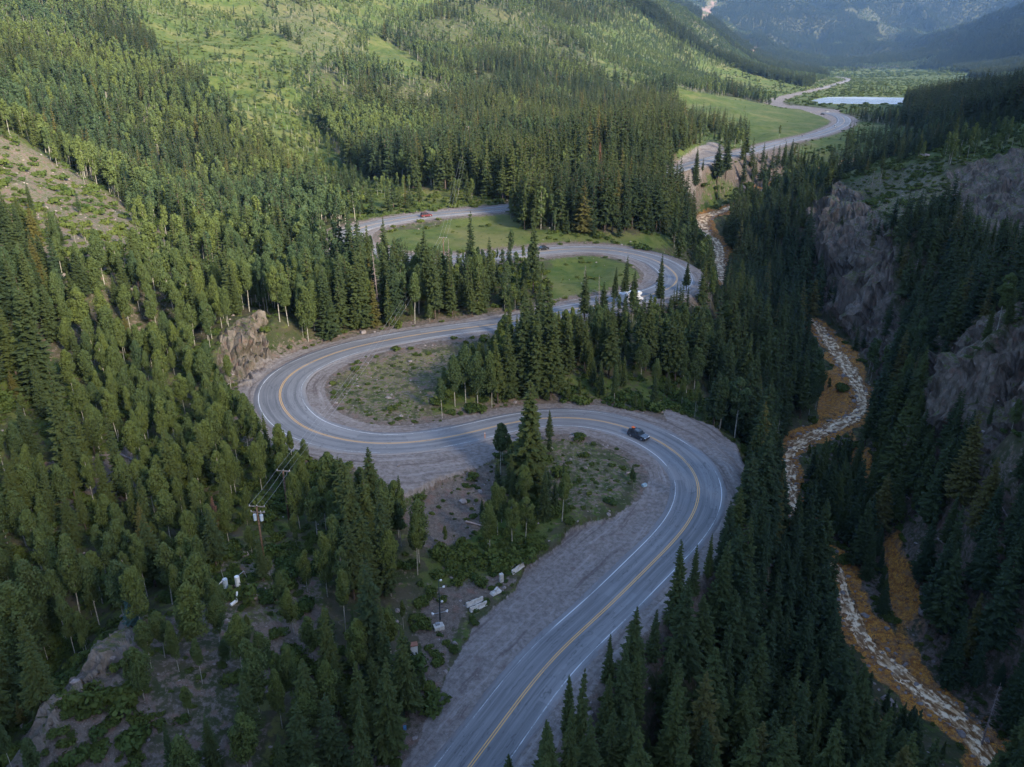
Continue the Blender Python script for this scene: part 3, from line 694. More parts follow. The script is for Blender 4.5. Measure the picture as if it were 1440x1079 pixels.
# ---- creek water
def mat_creek():
    t = NT('milky_creek_water'); P = t.geo()
    u, s = t.attr('across'), t.attr('along')
    v = t.n('CombineXYZ', {0: t.math('MULTIPLY', u, 2.6), 1: t.math('MULTIPLY', s, .22), 2: 0.}).outputs[0]
    n1 = t.noise(v, 1.3, 4, .65); n2 = t.noise(P, .75, 4, .65); n3 = t.noise(P, .16, 3)
    c = t.mix(t.ramp(n1, .42, .66), (.18, .085, .03), (.74, .50, .28))
    c = t.mix(t.ramp(t.math('ADD', t.math('MULTIPLY', n2, .6), t.math('MULTIPLY', n1, .4)), .48, .58), c, (.90, .72, .50))
    c = t.mix(t.math('MULTIPLY', t.ramp(n3, .5, .7), .5), c, (.40, .28, .17))
    c = t.mix(t.math('MULTIPLY', t.ramp(t.math('ABSOLUTE', u), .45, .85), .7), c, (.22, .12, .05))
    return t.done(t.bsdf(c, .55, .2, t.bump(n2, .5, .2)))
CN = np.stack([CKT[:, 1], -CKT[:, 0]], 1); CS_ = np.arange(len(CK)) * 1.5
k = 9; fr = np.linspace(-1, 1, k)
W = CK[:, 3:4] * .5 + 1.5
V = np.zeros((len(CK), k, 3)); V[..., 0] = CK[:, 0:1] + CN[:, 0:1] * W * fr; V[..., 1] = CK[:, 1:2] + CN[:, 1:2] * W * fr
V[..., 2] = CK[:, 2:3] + .22 * fbm(V[..., 0], V[..., 1], 2.2, 3, 4) - .05
J = np.arange(len(CK) * k).reshape(-1, k)
me = mesh_np('creek', V.reshape(-1, 3), np.stack([J[:-1, :-1], J[:-1, 1:], J[1:, 1:], J[1:, :-1]], -1).reshape(-1, 4), mat_creek(), True)
attr(me, 'across', np.repeat(fr[None] , len(CK), 0).astype(np.float32)); attr(me, 'along', np.repeat(CS_[:, None], k, 1).astype(np.float32))
tag(link('creek', me), kind='structure')

# ---- lake
t = NT('lake_water'); P = t.geo()
ML = t.done(t.bsdf(t.mix(t.ramp(t.noise(P, .01, 3), .4, .6), (.26, .29, .33), (.40, .43, .47)), .22, .5, t.bump(t.noise(P, .6, 3), .25, .1)))
lw = np.array(lake_w); cen = lw.mean(0); lw2 = cen + (lw - cen) * 1.03
V = np.c_[lw2, np.full(len(lw2), 23.4)]
me = mesh_np('lake', V, np.arange(len(V))[None], ML)
tag(link('lake', me), kind='structure')
# ------------------------------------------------------------------ vegetation: meshes
def cone_tube(path, r0, r1, n=6):
    """tapered tube along a path of points -> verts, quads"""
    P = np.array(path, float); m = len(P)
    T = np.gradient(P, axis=0); T /= np.linalg.norm(T, axis=1)[:, None] + 1e-9
    up = np.where(np.abs(T[:, 2:3]) > .9, np.array([[1., 0, 0]]), np.array([[0, 0, 1.]]))
    A_ = np.cross(T, up); A_ /= np.linalg.norm(A_, axis=1)[:, None]; B_ = np.cross(T, A_)
    rr = np.linspace(r0, r1, m)[:, None, None]; th = np.linspace(0, 2 * math.pi, n, endpoint=False)
    V = P[:, None] + rr * (np.cos(th)[None, :, None] * A_[:, None] + np.sin(th)[None, :, None] * B_[:, None])
    J = np.arange(m * n).reshape(m, n); K = np.roll(J, -1, 1)
    Q = np.stack([J[:-1], K[:-1], K[1:], J[1:]], -1).reshape(-1, 4)
    return V.reshape(-1, 3), Q
class Geo:
    def __init__(s): s.V = []; s.Q = []; s.T = []; s.n = 0
    def add(s, V, Q=None, T=None):
        if Q is not None and len(Q): s.Q.append(np.asarray(Q) + s.n)
        if T is not None and len(T): s.T.append(np.asarray(T) + s.n)
        s.V.append(V); s.n += len(V)
    def mesh(s, name, mat, smooth=False):
        fs = []
        if s.Q: fs.append(np.vstack(s.Q))
        if s.T: fs.append(np.vstack(s.T))
        return mesh_np(name, np.vstack(s.V), fs, mat, smooth)

def leaf_mat(name, ca, cb, cc, transl=.22, rough=.75, old=None):
    t = NT(name)
    tone = t.attr('tone', 'INSTANCER')
    oc = t.n('TexCoord').outputs['Object']
    nz = t.noise(oc, .9, 3, .6)
    c = t.mix(tone, ca, cb)
    c = t.mix(t.math('MULTIPLY', t.ramp(nz, .45, .7), .55), c, cc)
    if old: c = t.mix(t.ramp(tone, .86, 1.), c, old)
    b = t.bsdf(c, rough, .12)
    tr = t.n('BsdfTranslucent', {'Color': t.mix(.5, c, cc)}).outputs[0]
    mx = t.n('MixShader', {0: transl, 1: b, 2: tr}).outputs[0]
    return t.done(mx)
MSP = leaf_mat('spruce_needles', (.032, .052, .026), (.074, .092, .026), (.058, .088, .034), .15, old=(.095, .088, .028))
MBL = leaf_mat('blue_spruce_needles', (.060, .115, .105), (.075, .13, .11), (.085, .15, .12), .1)
MAS = leaf_mat('aspen_leaves', (.060, .100, .048), (.134, .172, .046), (.118, .148, .074), .34)
MSH = leaf_mat('bush_leaves', (.046, .078, .022), (.105, .130, .030), (.070, .100, .030), .2)
MRU = leaf_mat('rusty_needles', (.16, .085, .055), (.14, .08, .05), (.19, .11, .08), .1)
MBK = simple('spruce_bark', (.11, .085, .07), .9, .1, var=.25, scale=2)
MBA = simple('aspen_bark', (.36, .345, .30), .85, .1, var=.22, scale=3.5)
MDE = simple('dead_wood', (.30, .25, .24), .9, .1, var=.2, scale=2)

def spruce_crown(h, seed, whorls, nb, nc, q, R=.125, base=.06, thin=1.):
    """crown of drooping fronds built from needle clumps"""
    r = np.random.default_rng(seed)
    V = []; 
    lop = r.uniform(.8, 1.2, 8)
    zz = base * h + (1 - base) * h * np.linspace(0, .985, whorls) ** .95
    cl = []
    for z in zz:
        t = (z / h - base) / (1 - base)
        L0 = R * h * ((1 - t) ** .82) * (.30 + .70 * min(1, t / .10 + .45)) + .10
        k = max(3, int(nb * (.45 + .55 * (1 - t)) + r.uniform(-1, 1)))
        a0 = r.uniform(0, 6.28)
        for b in range(k):
            a = a0 + 6.283 * (b + r.uniform(-.35, .35)) / k
            if r.random() > thin: continue
            L = L0 * r.uniform(.62, 1.18) * np.interp(a % 6.283, np.linspace(0, 6.283, 9), np.r_[lop, lop[0]])
            zb = z + r.uniform(-.4, .4) * h / whorls
            dr = -.30 - .25 * (1 - t) + r.uniform(-.12, .12)
            m = max(2, int(round(nc * (L / (R * h)) ** .6)))
            for j in range(m):
                s = (j + .55 + r.uniform(-.2, .2)) / m
                rad_ = L * (.12 + .88 * s)
                z_ = zb + dr * rad_ + .28 * rad_ * s * s
                cl.append((rad_ * math.cos(a), rad_ * math.sin(a), z_, a, L / m * 1.25 + .12, (L * .34 * (1.15 - s) + .16)))
    C = np.array(cl)
    n = len(C)
    for rep in range(q):
        a = C[:, 3] + r.normal(0, .55, n); ln = C[:, 4] * r.uniform(.7, 1.2, n); wd = C[:, 5] * r.uniform(.6, 1.15, n)
        dz = r.uniform(-.55, .05, n)
        d = np.stack([np.cos(a), np.sin(a), dz], 1); s_ = np.stack([-np.sin(a), np.cos(a), r.uniform(-.6, .6, n)], 1)
        c = C[:, :3] + r.normal(0, .10, (n, 3)) * C[:, 5:6]
        p0 = c - d * ln[:, None] * .5; p2 = c + d * ln[:, None] * .75
        p1 = c + s_ * wd[:, None] + [0, 0, -.10]; p3 = c - s_ * wd[:, None] + [0, 0, -.10]
        p1[:, 2] -= wd * .35; p3[:, 2] -= wd * .35
        V.append(np.stack([p0, p1, p2, p3], 1).reshape(-1, 3))
    # leader
    tip = np.array([[0, 0, h * 1.02], [.09, 0, h * .95], [0, .09, h * .95], [-.09, -.05, h * .95]])
    V = np.vstack(V); J = np.arange(len(V)).reshape(-1, 4)
    return V, J

def aspen_crown(h, seed, blobs, per, size, w=.20, base=.34):
    r = np.random.default_rng(seed); V = []; bl = []
    for b in range(blobs):
        t = (b + .5) / blobs
        z = h * (base + (1.0 - base) * t)
        prof = math.sin(math.pi * min(1, (t * .80 + .20))) ** .6
        a = r.uniform(0, 6.28) ; rd = w * h * prof * r.uniform(.15, .85)
        bl.append((rd * math.cos(a), rd * math.sin(a), z - .04 * h, w * h * (.30 + .38 * prof) * r.uniform(.7, 1.2)))
    for (x, y, z, R) in bl:
        d = r.normal(size=(per, 3)); d /= np.linalg.norm(d, axis=1)[:, None]
        rr = R * r.uniform(.45, 1.08, (per, 1)) ** .6
        c = np.array([x, y, z]) + d * rr * [1, 1, 1.1]
        n = d + r.normal(0, .6, (per, 3)); n /= np.linalg.norm(n, axis=1)[:, None]
        u = np.cross(n, r.normal(size=(per, 3))); u /= np.linalg.norm(u, axis=1)[:, None] + 1e-9
        v = np.cross(n, u); s = size * r.uniform(.6, 1.3, (per, 1))
        V.append(np.stack([c - u * s, c + v * s * .75, c + u * s, c - v * s * .75], 1).reshape(-1, 3))
    V = np.vstack(V); J = np.arange(len(V)).reshape(-1, 4)
    return V, J, bl

def spruce_parts(h, seed, lod):
    R_ = .126 + .034 * ((seed * 37 % 10) / 10); bs = [.05, .10, .18, .08, .26][seed % 5]
    p = {0: (36, 9, 5, 2), 1: (24, 7, 3, 2), 2: (17, 7, 2, 2)}[lod]
    V, J = spruce_crown(h, seed, *p, R=R_, base=bs)
    gt = Geo(); x = h * .012
    gt.add(*cone_tube([(0, 0, -.8), (0, 0, h * .3), (.05, 0, h * .7), (0, 0, h * .995)], h * (.0135 if lod < 2 else .009), .02, 7 if lod < 2 else 4))
    gc = Geo(); gc.add(V, J)
    return gc, gt
def aspen_parts(h, seed, lod):
    p = {0: (24, 250, .165), 1: (12, 60, .33), 2: (7, 34, .50)}[lod]
    w_ = [.115, .14, .10, .155, .125][seed % 5]; bs = [.46, .38, .54, .34, .44][seed % 5]
    V, J, bl = aspen_crown(h, seed, *p, w=w_, base=bs)
    r = np.random.default_rng(seed + 5); gt = Geo()
    b = r.uniform(-.03, .03, 2) * h
    gt.add(*cone_tube([(0, 0, -.6), (b[0] * .3, b[1] * .3, h * .3), (b[0], b[1], h * .6), (b[0] * .6, b[1] * .6, h * .94)], h * .0095, .02, 6 if lod < 2 else 3))
    if lod < 2:
        for (x, y, z, R) in bl[::(1 if lod == 0 else 2)]:
            gt.add(*cone_tube([(b[0] * .7, b[1] * .7, z - R * 1.1), (x * .5 + b[0] * .3, y * .5, z - R * .35), (x, y, z + R * .2)], .05, .015, 4))
    gc = Geo(); gc.add(V, J)
    return gc, gt
def bush_geo(seed, per, size, flat=.75):
    r = np.random.default_rng(seed); g = Geo()
    for b in range(7):
        c0 = np.array([r.uniform(-.6, .6), r.uniform(-.6, .6), r.uniform(.25, .6) * flat]); R = r.uniform(.35, .6)
        d = r.normal(size=(per, 3)); d[:, 2] = np.abs(d[:, 2]) * .9 - .15; d /= np.linalg.norm(d, axis=1)[:, None]
        c = c0 + d * R * r.uniform(.55, 1.05, (per, 1)) * [1, 1, flat]
        n = d + r.normal(0, .6, (per, 3)); n /= np.linalg.norm(n, axis=1)[:, None]
        u = np.cross(n, r.normal(size=(per, 3))); u /= np.linalg.norm(u, axis=1)[:, None] + 1e-9
        v = np.cross(n, u); s = size * r.uniform(.6, 1.3, (per, 1))
        g.add(np.stack([c - u * s, c + v * s * .7, c + u * s, c - v * s * .7], 1).reshape(-1, 3), np.arange(per * 4).reshape(-1, 4))
    return g
def dead_geo(h, seed):
    r = np.random.default_rng(seed); g = Geo()
    g.add(*cone_tube([(0, 0, -.6), (.1, 0, h * .4), (.05, .1, h)], h * .0125, .03, 6))
    for i in range(70):
        z = h * r.uniform(.12, .97); a = r.uniform(0, 6.28); L = (1 - z / h) * h * .12 + .35
        L *= r.uniform(.5, 1.1)
        g.add(*cone_tube([(0, 0, z), (L * .5 * math.cos(a), L * .5 * math.sin(a), z - .12 * L), (L * math.cos(a), L * math.sin(a), z - .2 * L)], .045, .012, 3))
    return g

HS = 20.; HA = 12.       # model heights of the prototypes
NV = 5
def merged(name, gc, gt, mc, mt):
    """crown and trunk in one mesh with two materials, for the far stands"""
    V = np.vstack(gc.V + gt.V); nc = gc.n
    Q = np.vstack(gc.Q + [q + nc for q in gt.Q])
    me = mesh_np(name, V, Q, mc); me.materials.append(mt)
    mi = np.zeros(len(Q), np.int32); mi[sum(len(q) for q in gc.Q):] = 1
    me.polygons.foreach_set('material_index', mi)
    return me
SPH = [spruce_parts(HS, 100 + i, 0) for i in range(NV)]
ASH = [aspen_parts(HA, 200 + i, 0) for i in range(NV)]
SPM = [(a.mesh('crown', MSP), b.mesh('trunk', MBK, True)) for a, b in SPH]
ASM = [(a.mesh('crown', MAS), b.mesh('trunk', MBA, True)) for a, b in ASH]

def proto_coll(name, meshes):
    c = bpy.data.collections.new(name)
    for i, m in enumerate(meshes):
        o = bpy.data.objects.new('%s_%02d' % (name, i), m); c.objects.link(o)
    return c
def scatter(name, P, idx, rot, scl, tone, coll, label, kind='stuff', tilt=None):
    me = bpy.data.meshes.new(name); me.vertices.add(len(P)); me.vertices.foreach_set('co', np.asarray(P, np.float32).ravel())
    attr(me, 'idx', np.asarray(idx, np.int32), 'INT'); 
    e = np.zeros((len(P), 3), np.float32); e[:, 2] = rot
    if tilt is not None: e[:, :2] = tilt
    attr(me, 'rot', e, 'FLOAT_VECTOR'); attr(me, 'scl', np.asarray(scl, np.float32), 'FLOAT_VECTOR'); attr(me, 'tone', np.asarray(tone, np.float32))
    o = link(name, me)
    g = bpy.data.node_groups.new(name, 'GeometryNodeTree')
    g.interface.new_socket('Geometry', in_out='INPUT', socket_type='NodeSocketGeometry'); g.interface.new_socket('Geometry', in_out='OUTPUT', socket_type='NodeSocketGeometry')
    N = g.nodes.new; i_ = N('NodeGroupInput'); o_ = N('NodeGroupOutput'); ip = N('GeometryNodeInstanceOnPoints'); ci_ = N('GeometryNodeCollectionInfo')
    ci_.inputs['Collection'].default_value = coll; ci_.inputs['Separate Children'].default_value = True; ci_.inputs['Reset Children'].default_value = True
    ip.inputs['Pick Instance'].default_value = True
    def na(nm, ty):
        n_ = N('GeometryNodeInputNamedAttribute'); n_.data_type = ty; n_.inputs['Name'].default_value = nm; return n_.outputs['Attribute']
    lk = g.links.new
    lk(i_.outputs[0], ip.inputs['Points']); lk(ci_.outputs[0], ip.inputs['Instance']); lk(na('idx', 'INT'), ip.inputs['Instance Index'])
    lk(na('rot', 'FLOAT_VECTOR'), ip.inputs['Rotation']); lk(na('scl', 'FLOAT_VECTOR'), ip.inputs['Scale']); lk(ip.outputs[0], o_.inputs[0])
    m = o.modifiers.new('instances', 'NODES'); m.node_group = g
    tag(o, *label, kind=kind)
    return o

# ------------------------------------------------------------------ where the trees stand
def candidates(r0, r1, s, amax=.68):
    if r1 < 500: amax = .84
    nx = int(r1 * math.sin(min(amax, 1.5)) / s) + 1
    X, Y = np.meshgrid(np.arange(-nx, nx + 1) * s, np.arange(0, r1, s))
    X = X.ravel(); Y = Y.ravel()
    X = X + RNG.uniform(-.48, .48, len(X)) * s; Y = Y + RNG.uniform(-.48, .48, len(X)) * s
    r = np.hypot(X, Y); a = np.abs(np.arctan2(X, Y))
    m = (r >= r0) & (r < r1) & (a < amax)
    return X[m], Y[m]

def place(r0, r1, s, per):
    x, y = candidates(r0, r1, s)
    z = hgt(x, y)
    px, py, dep = proj(x, y, z)
    inv = (dep > 20) & (px > -130) & (px < 1570) & (py > -60) & (py < 1400)
    x, y, z, px, py, dep = [a[inv] for a in (x, y, z, px, py, dep)]
    V = zone_lookup(x, y, z, 1.3)
    cl = np.where(dep > 380, fbm(x, y, 75, 3, 203) * 1.5, fbm(x, y, 28, 3, 201)); cl2 = fbm(x, y, 45, 3, 202)
    sp, asn = V[:, 0], V[:, 1]
    big = (dep > 420)
    sp_ = sp + np.where((sp > .05) & (sp < .9), cl * (.55 + .5 * big), 0); as_ = asn - np.where((asn > .05), cl * (.35 + .5 * big), 0)
    sp_ = np.clip(sp_, 0, 1); as_ = np.clip(as_, 0, 1)
    tot = np.maximum(sp_ + as_, 1e-6); f = np.minimum(1, 1 / tot)
    sp_ *= f; as_ *= f
    dens = np.clip(1 + cl2 * .35, .3, 1)
    bigp = fbm(x, y, 120, 3, 205); dens = np.where((dep > 420) & (V[:, 0] < .8), dens * (1 - .85 * sstep(.26, .46, bigp)), dens)
    u = RNG.random(len(x))
    kind = np.where(u < sp_ * dens, 0, np.where(u < (sp_ + as_) * dens, 1, -1))
    rd = gat(GRD, x, y); ck = gat(GCK, x, y); gv = gat(GG, x, y); rk = gat(GRK, x, y)
    ok = (kind >= 0) & (rd > 3.6) & (ck > 1.2) & (gv < .3) & ~inpoly(x, y, lake_w)
    ok &= ~((rk > .6) & (RNG.random(len(x)) > .70))
    ok &= ~((gat(GOR, x, y) > .4) & (RNG.random(len(x)) > .05))
    g = RNG.beta(2.2, 1.7, len(x))
    hs = (11 + 13 * g) * V[:, 6] * np.where((V[:, 1] > .5) & (RNG.random(len(x)) < .7), .78, 1); ha = (9.5 + 7 * g) * np.clip(V[:, 6], .6, 1.1)
    yn = RNG.random(len(x)) < .16
    h = np.where(kind == 0, hs, ha) * np.where(yn, .5, 1)
    x, y, z, px, py, dep, kind, h = [a[ok] for a in (x, y, z, px, py, dep, kind, h)]
    return x, y, z, px, py, dep, kind, h

T = [place(30, 230, 3.5, 1), place(230, 480, 3.9, 1), place(480, 950, 4.7, 1), place(950, 1700, 6.5, 1)]
x, y, z, px, py, dep, kind, h = [np.concatenate([t[i] for t in T]) for i in range(8)]
# keep the open ground of the photograph open
ok = np.zeros(len(x), bool); shrink = np.ones(len(x))
for fac in (1., .72, .5, .34):
    todo = ~ok; good = np.ones(len(x), bool)
    for f in (0, .2, .4, .6, .8, .97):
        qx, qy, _ = proj(x, y, z + h * fac * f)
        wd = F / dep * h * fac * .11 * (1 - f * .8)
        for C_ in CLEAR:
            xs = [c[0] for c in C_]; ys = [c[1] for c in C_]
            m = todo & (qx > min(xs) - 30) & (qx < max(xs) + 30) & (qy > min(ys)) & (qy < max(ys))
            for sd_ in (-.7, .7):
                mm = m.copy(); mm[m] = inpoly(qx[m] + wd[m] * sd_, qy[m], C_)
                good &= ~mm
    good &= todo & (h * fac > 3.5)
    shrink[good] = fac; ok |= good
h = h * shrink
lw_ok = ok | (RNG.random(len(x)) < .0)
x, y, z, px, py, dep, kind, h = [a[lw_ok] for a in (x, y, z, px, py, dep, kind, h)]
print('trees', len(x), (kind == 0).sum(), (kind == 1).sum(), time.time() - T0)

# ---- single trees traced from the photograph: px, base y, top y, kind, tone
HERO = [(743,692,534,0,.82),(704,668,592,1,.2),(716,690,622,1,.3),(700,700,640,0,.2),(728,690,640,0,.15),(698,712,672,0,.1),(678,728,698,0,.1),(792,700,648,0,.1),(780,716,670,0,.12),(770,712,660,1,.1),
 (928,420,360,0,.35),(878,425,363,0,.3),(864,430,378,0,.3),(890,432,383,0,.35),(848,440,398,0,.2),(822,450,384,0,.4),(750,412,302,0,.35),(760,470,398,0,.4),(965,410,370,0,.4),
 (500,800,640,0,.6),(524,740,624,0,.5),(486,740,640,0,.7),(548,800,690,0,.5),(518,900,765,0,.8),(545,980,820,0,.6),(600,430,330,0,.3),(662,400,305,0,.2),(690,412,338,0,.4),(543,390,312,0,.4),(520,400,322,0,.5),
 (655,566,486,1,.15),(640,572,500,1,.2),(672,572,496,1,.15),(622,588,530,1,.1),(690,560,470,0,.3),(715,560,450,0,.45),(770,545,400,0,.3),(740,550,420,0,.3),(755,560,440,0,.5),
 (1008,330-70,208,0,.2),(978,260,212,0,.2),(1020,252,199,0,.2),(988,240,222,0,.2),(1046,238,212,0,.25),(1072,232,203,0,.2),(1085,238,207,0,.2),(1093,236,206,0,.2),(1110,238,200,0,.2),(1100,240,203,0,.2),(1128,245,212,0,.2),(1140,247,212,0,.2),
 (865,135,97,0,.1),(900,112,92,0,.1),(1005,130,104,0,.1),(1020,132,118,0,.1),(1045,136,124,0,.1),(1080,147,133,0,.1),
 (25,985,850,1,.6),(48,955,800,1,.5),(95,905,790,1,.4),(70,915,775,1,.3),(140,880,770,1,.4),(8,930,790,1,.3),(118,890,740,1,.5),(232,925,850,1,.5),(252,945,862,1,.6),(285,962,888,1,.5),(213,940,862,1,.5),(190,975,905,1,.6),(203,985,900,1,.6),(262,900,835,1,.5),(310,910,830,1,.5),(305,1090,985,0,.6),(245,1090,1000,0,.5),(432,1110,965,0,.5),(472,1100,950,0,.4),(352,1050,935,0,.6),(400,1120,1010,0,.5),(20,1090,1000,1,.3),(60,1120,1020,1,.3),(1116,1079,930,0,.8),(1010,1075,930,0,.7),(880,1110,1010,0,.75),(716,1120,1045,0,.7),(855,960,880,0,.6),(950,885,748,0,.65),(1146,1120,1040,0,.4),(1245,700,560,0,.7),
 (60,560,395,0,.4),(105,690,510,0,.55),(45,300,258,0,.3),(112,300,270,0,.1),(170,145,124,0,.1),(442,35,18,0,.2),(405,55,32,0,.1),(372,40,16,0,.1)]
hx = []
for (a, b, c, k, tn) in HERO:
    p = on_ground(a, b)
    dpt = p.y * CP - (p.z - CH) * SP
    hh = dpt * (b - c) / F / (CP + (b - 539.5) / F * 0)  # vertical extent seen under the tilt
    hh = min(hh / 1.0, 30 if k == 0 else 17)
    hx.append((p.x, p.y, p.z, a, b, dpt, k, hh, tn))
hx = np.array(hx)
dmin = np.full(len(x), 1e9)
for q in hx: dmin = np.minimum(dmin, np.hypot(x - q[0], y - q[1]))
m = dmin > 2.2
x, y, z, px, py, dep, kind, h = [a[m] for a in (x, y, z, px, py, dep, kind, h)]
tone = np.clip(.42 + .75 * fbm(x, y, 60, 2, 301) + RNG.normal(0, .22, len(x)), 0, .85)
tone[RNG.random(len(x)) < .05] = .97
nh = len(hx)
x = np.r_[hx[:, 0], x]; y = np.r_[hx[:, 1], y]; z = np.r_[hx[:, 2], z]; px = np.r_[hx[:, 3], px]; py = np.r_[hx[:, 4], py]; dep = np.r_[hx[:, 5], dep]
kind = np.r_[hx[:, 6].astype(int), kind]; h = np.r_[hx[:, 7], h]; tone = np.r_[hx[:, 8], tone]
hero = np.zeros(len(x), bool); hero[:nh] = True
vari = RNG.integers(0, NV, len(x)); rotz = RNG.uniform(0, 6.283, len(x)); wsc = RNG.uniform(.72, 1.25, len(x)); wsc[kind == 1] *= .92; wsc[0] = 1.38; wsc[16] = .62; vari[0] = 0

# 300 of each kind that show largest become trees of their own
sx, sy, _ = proj(x, y, z + h * .8)
infr = (sx > 2) & (sx < 1438) & (sy > 2) & (sy < 1077)
app = h / dep * np.where(infr, 1, 0) * np.where(hero, 3, 1)
own = np.zeros(len(x), bool)
for k in (0, 1):
    c = np.where((kind == k) & (app > 0))[0]; own[c[np.argsort(-app[c])][:300]] = True

SIZE = [(0, 'young'), (10, 'short'), (14, 'middle-sized'), (18, 'tall'), (22, 'very tall')]
def sizew(k, hh):
    hh = hh * (1.55 if k == 1 else 1)
    w_ = 'young'
    for a, b in SIZE:
        if hh >= a: w_ = b
    return w_
def tonew(k, t):
    if k == 0: return 'blue-green' if t < .2 else 'dark green' if t < .45 else 'green' if t < .7 else 'olive green' if t < .9 else 'yellow-green'
    return 'dull green' if t < .3 else 'mid green' if t < .6 else 'bright green'
PLACES = [ # photo outlines used only to word the labels
 ([(600,640),(1000,640),(900,760),(760,760),(640,780)], 'on the island inside the nearest bend'),
 ([(440,640),(610,640),(610,860),(440,860)], 'left of the roadside gravel below the left bend'),
 ([(430,860),(620,860),(620,1300),(430,1300)], 'left of the near straight at the frame bottom'),
 ([(600,760),(760,760),(700,860),(600,860)], 'behind the concrete barriers'),
 ([(0,860),(240,860),(240,1300),(-200,1300),(-200,860)], 'around the rock ridge at lower left'),
 ([(240,860),(430,860),(430,1300),(240,1300)], 'on the stony slope at lower left'),
 ([(250,700),(440,640),(440,860),(250,860)], 'beside the utility pole clearing'),
 ([(-200,600),(440,600),(440,720),(250,720),(250,860),(-200,860)], 'on the lower left hillside'),
 ([(-200,420),(340,420),(380,600),(-200,600)], 'on the left hillside above the bend'),
 ([(300,300),(760,300),(760,470),(400,480),(300,430)], 'behind the left bend'),
 ([(-200,-100),(520,-100),(520,300),(300,420),(-200,420)], 'high on the left slope'),
 ([(520,-100),(1060,-100),(1000,340),(520,300)], 'in the stand above the upper road'),
 ([(600,440),(800,470),(800,570),(600,620)], 'on the island inside the left bend'),
 ([(760,340),(1000,340),(1000,470),(760,470)], 'in front of the third bend'),
 ([(780,460),(1110,460),(1110,620),(780,620)], 'between the middle bends and the creek'),
 ([(960,200),(1180,200),(1180,460),(1000,460)], 'between the upper road and the creek'),
 ([(640,740),(960,740),(960,960),(640,960)], 'against the right edge of the near straight'),
 ([(640,960),(1000,960),(1000,1300),(640,1300)], 'right of the road at the frame bottom'),
 ([(940,600),(1130,600),(1150,800),(940,800)], 'between the nearest bend and the creek'),
 ([(900,800),(1160,800),(1240,960),(940,960)], 'between the near straight and the creek'),
 ([(1000,960),(1240,960),(1400,1300),(1000,1300)], 'left of the lower creek at the frame bottom'),
 ([(1120,600),(1260,600),(1260,900),(1180,800)], 'between the creek and the orange gully'),
 ([(1240,560),(1600,560),(1600,800),(1240,800)], 'below the right rock face'),
 ([(1240,800),(1600,800),(1600,1300),(1350,1300)], 'on the right bank of the lower creek'),
 ([(1180,300),(1600,300),(1600,560),(1240,560)], 'on the right hillside between the cliffs'),
 ([(1180,60),(1600,60),(1600,300),(1180,300)], 'on the right ridge'),
]
NUM = ['leftmost', 'second from left', 'third from left', 'fourth from left', 'fifth from left', 'sixth from left', 'seventh from left', 'eighth from left', 'ninth from left', 'tenth from left'] + ['%s from left' % w for w in 'eleventh twelfth thirteenth fourteenth fifteenth sixteenth seventeenth eighteenth nineteenth twentieth'.split()] + ['twenty-%s from left' % w for w in 'first second third fourth fifth sixth seventh eighth ninth'.split()]
def place_word(a, b):
    for P_, w_ in PLACES:
        if inpoly(np.array([a]), np.array([b]), P_)[0]: return w_
    return 'in the valley' 
lab = {}
for i in np.where(own)[0]:
    key = (int(kind[i]), sizew(kind[i], h[i]), tonew(kind[i], tone[i]), place_word(px[i], py[i]))
    lab.setdefault(key, []).append(i)
used = set(); LAB = {}
for key, ids in lab.items():
    ids.sort(key=lambda i: px[i])
    for j, i in enumerate(ids):
        base = '%s %s %s %s' % (key[1], key[2], ('spruce', 'aspen')[key[0]], key[3])
        if len(ids) == 1: s = base
        elif j == len(ids) - 1: s = base + ', rightmost of these'
        elif j < len(NUM): s = base + ', ' + NUM[j]
        else: s = base + ', one further right'
        LAB[i] = ' '.join(s.split()[:16])
GRP = {0: 'spruces standing in the valley forest', 1: 'aspens standing in the valley forest'}
for i in np.where(own)[0]:
    k = int(kind[i]); nm = ('spruce_tree', 'aspen_tree')[k]
    e = bpy.data.objects.new(nm, None); COL.objects.link(e); e.empty_display_size = .5
    e.location = (x[i], y[i], z[i]); e.rotation_euler = (RNG.normal(0, .018), RNG.normal(0, .018), rotz[i])
    s = h[i] / (HS if k == 0 else HA); e.scale = (s * wsc[i], s * wsc[i], s)
    tag(e, LAB[i], ('spruce', 'aspen')[k], GRP[k])
    mc, mt = (SPM if k == 0 else ASM)[vari[i]]
    c = bpy.data.objects.new('crown', mc); COL.objects.link(c); c.parent = e; c['tone'] = float(tone[i])
    t_ = bpy.data.objects.new('trunk', mt); COL.objects.link(t_); t_.parent = e

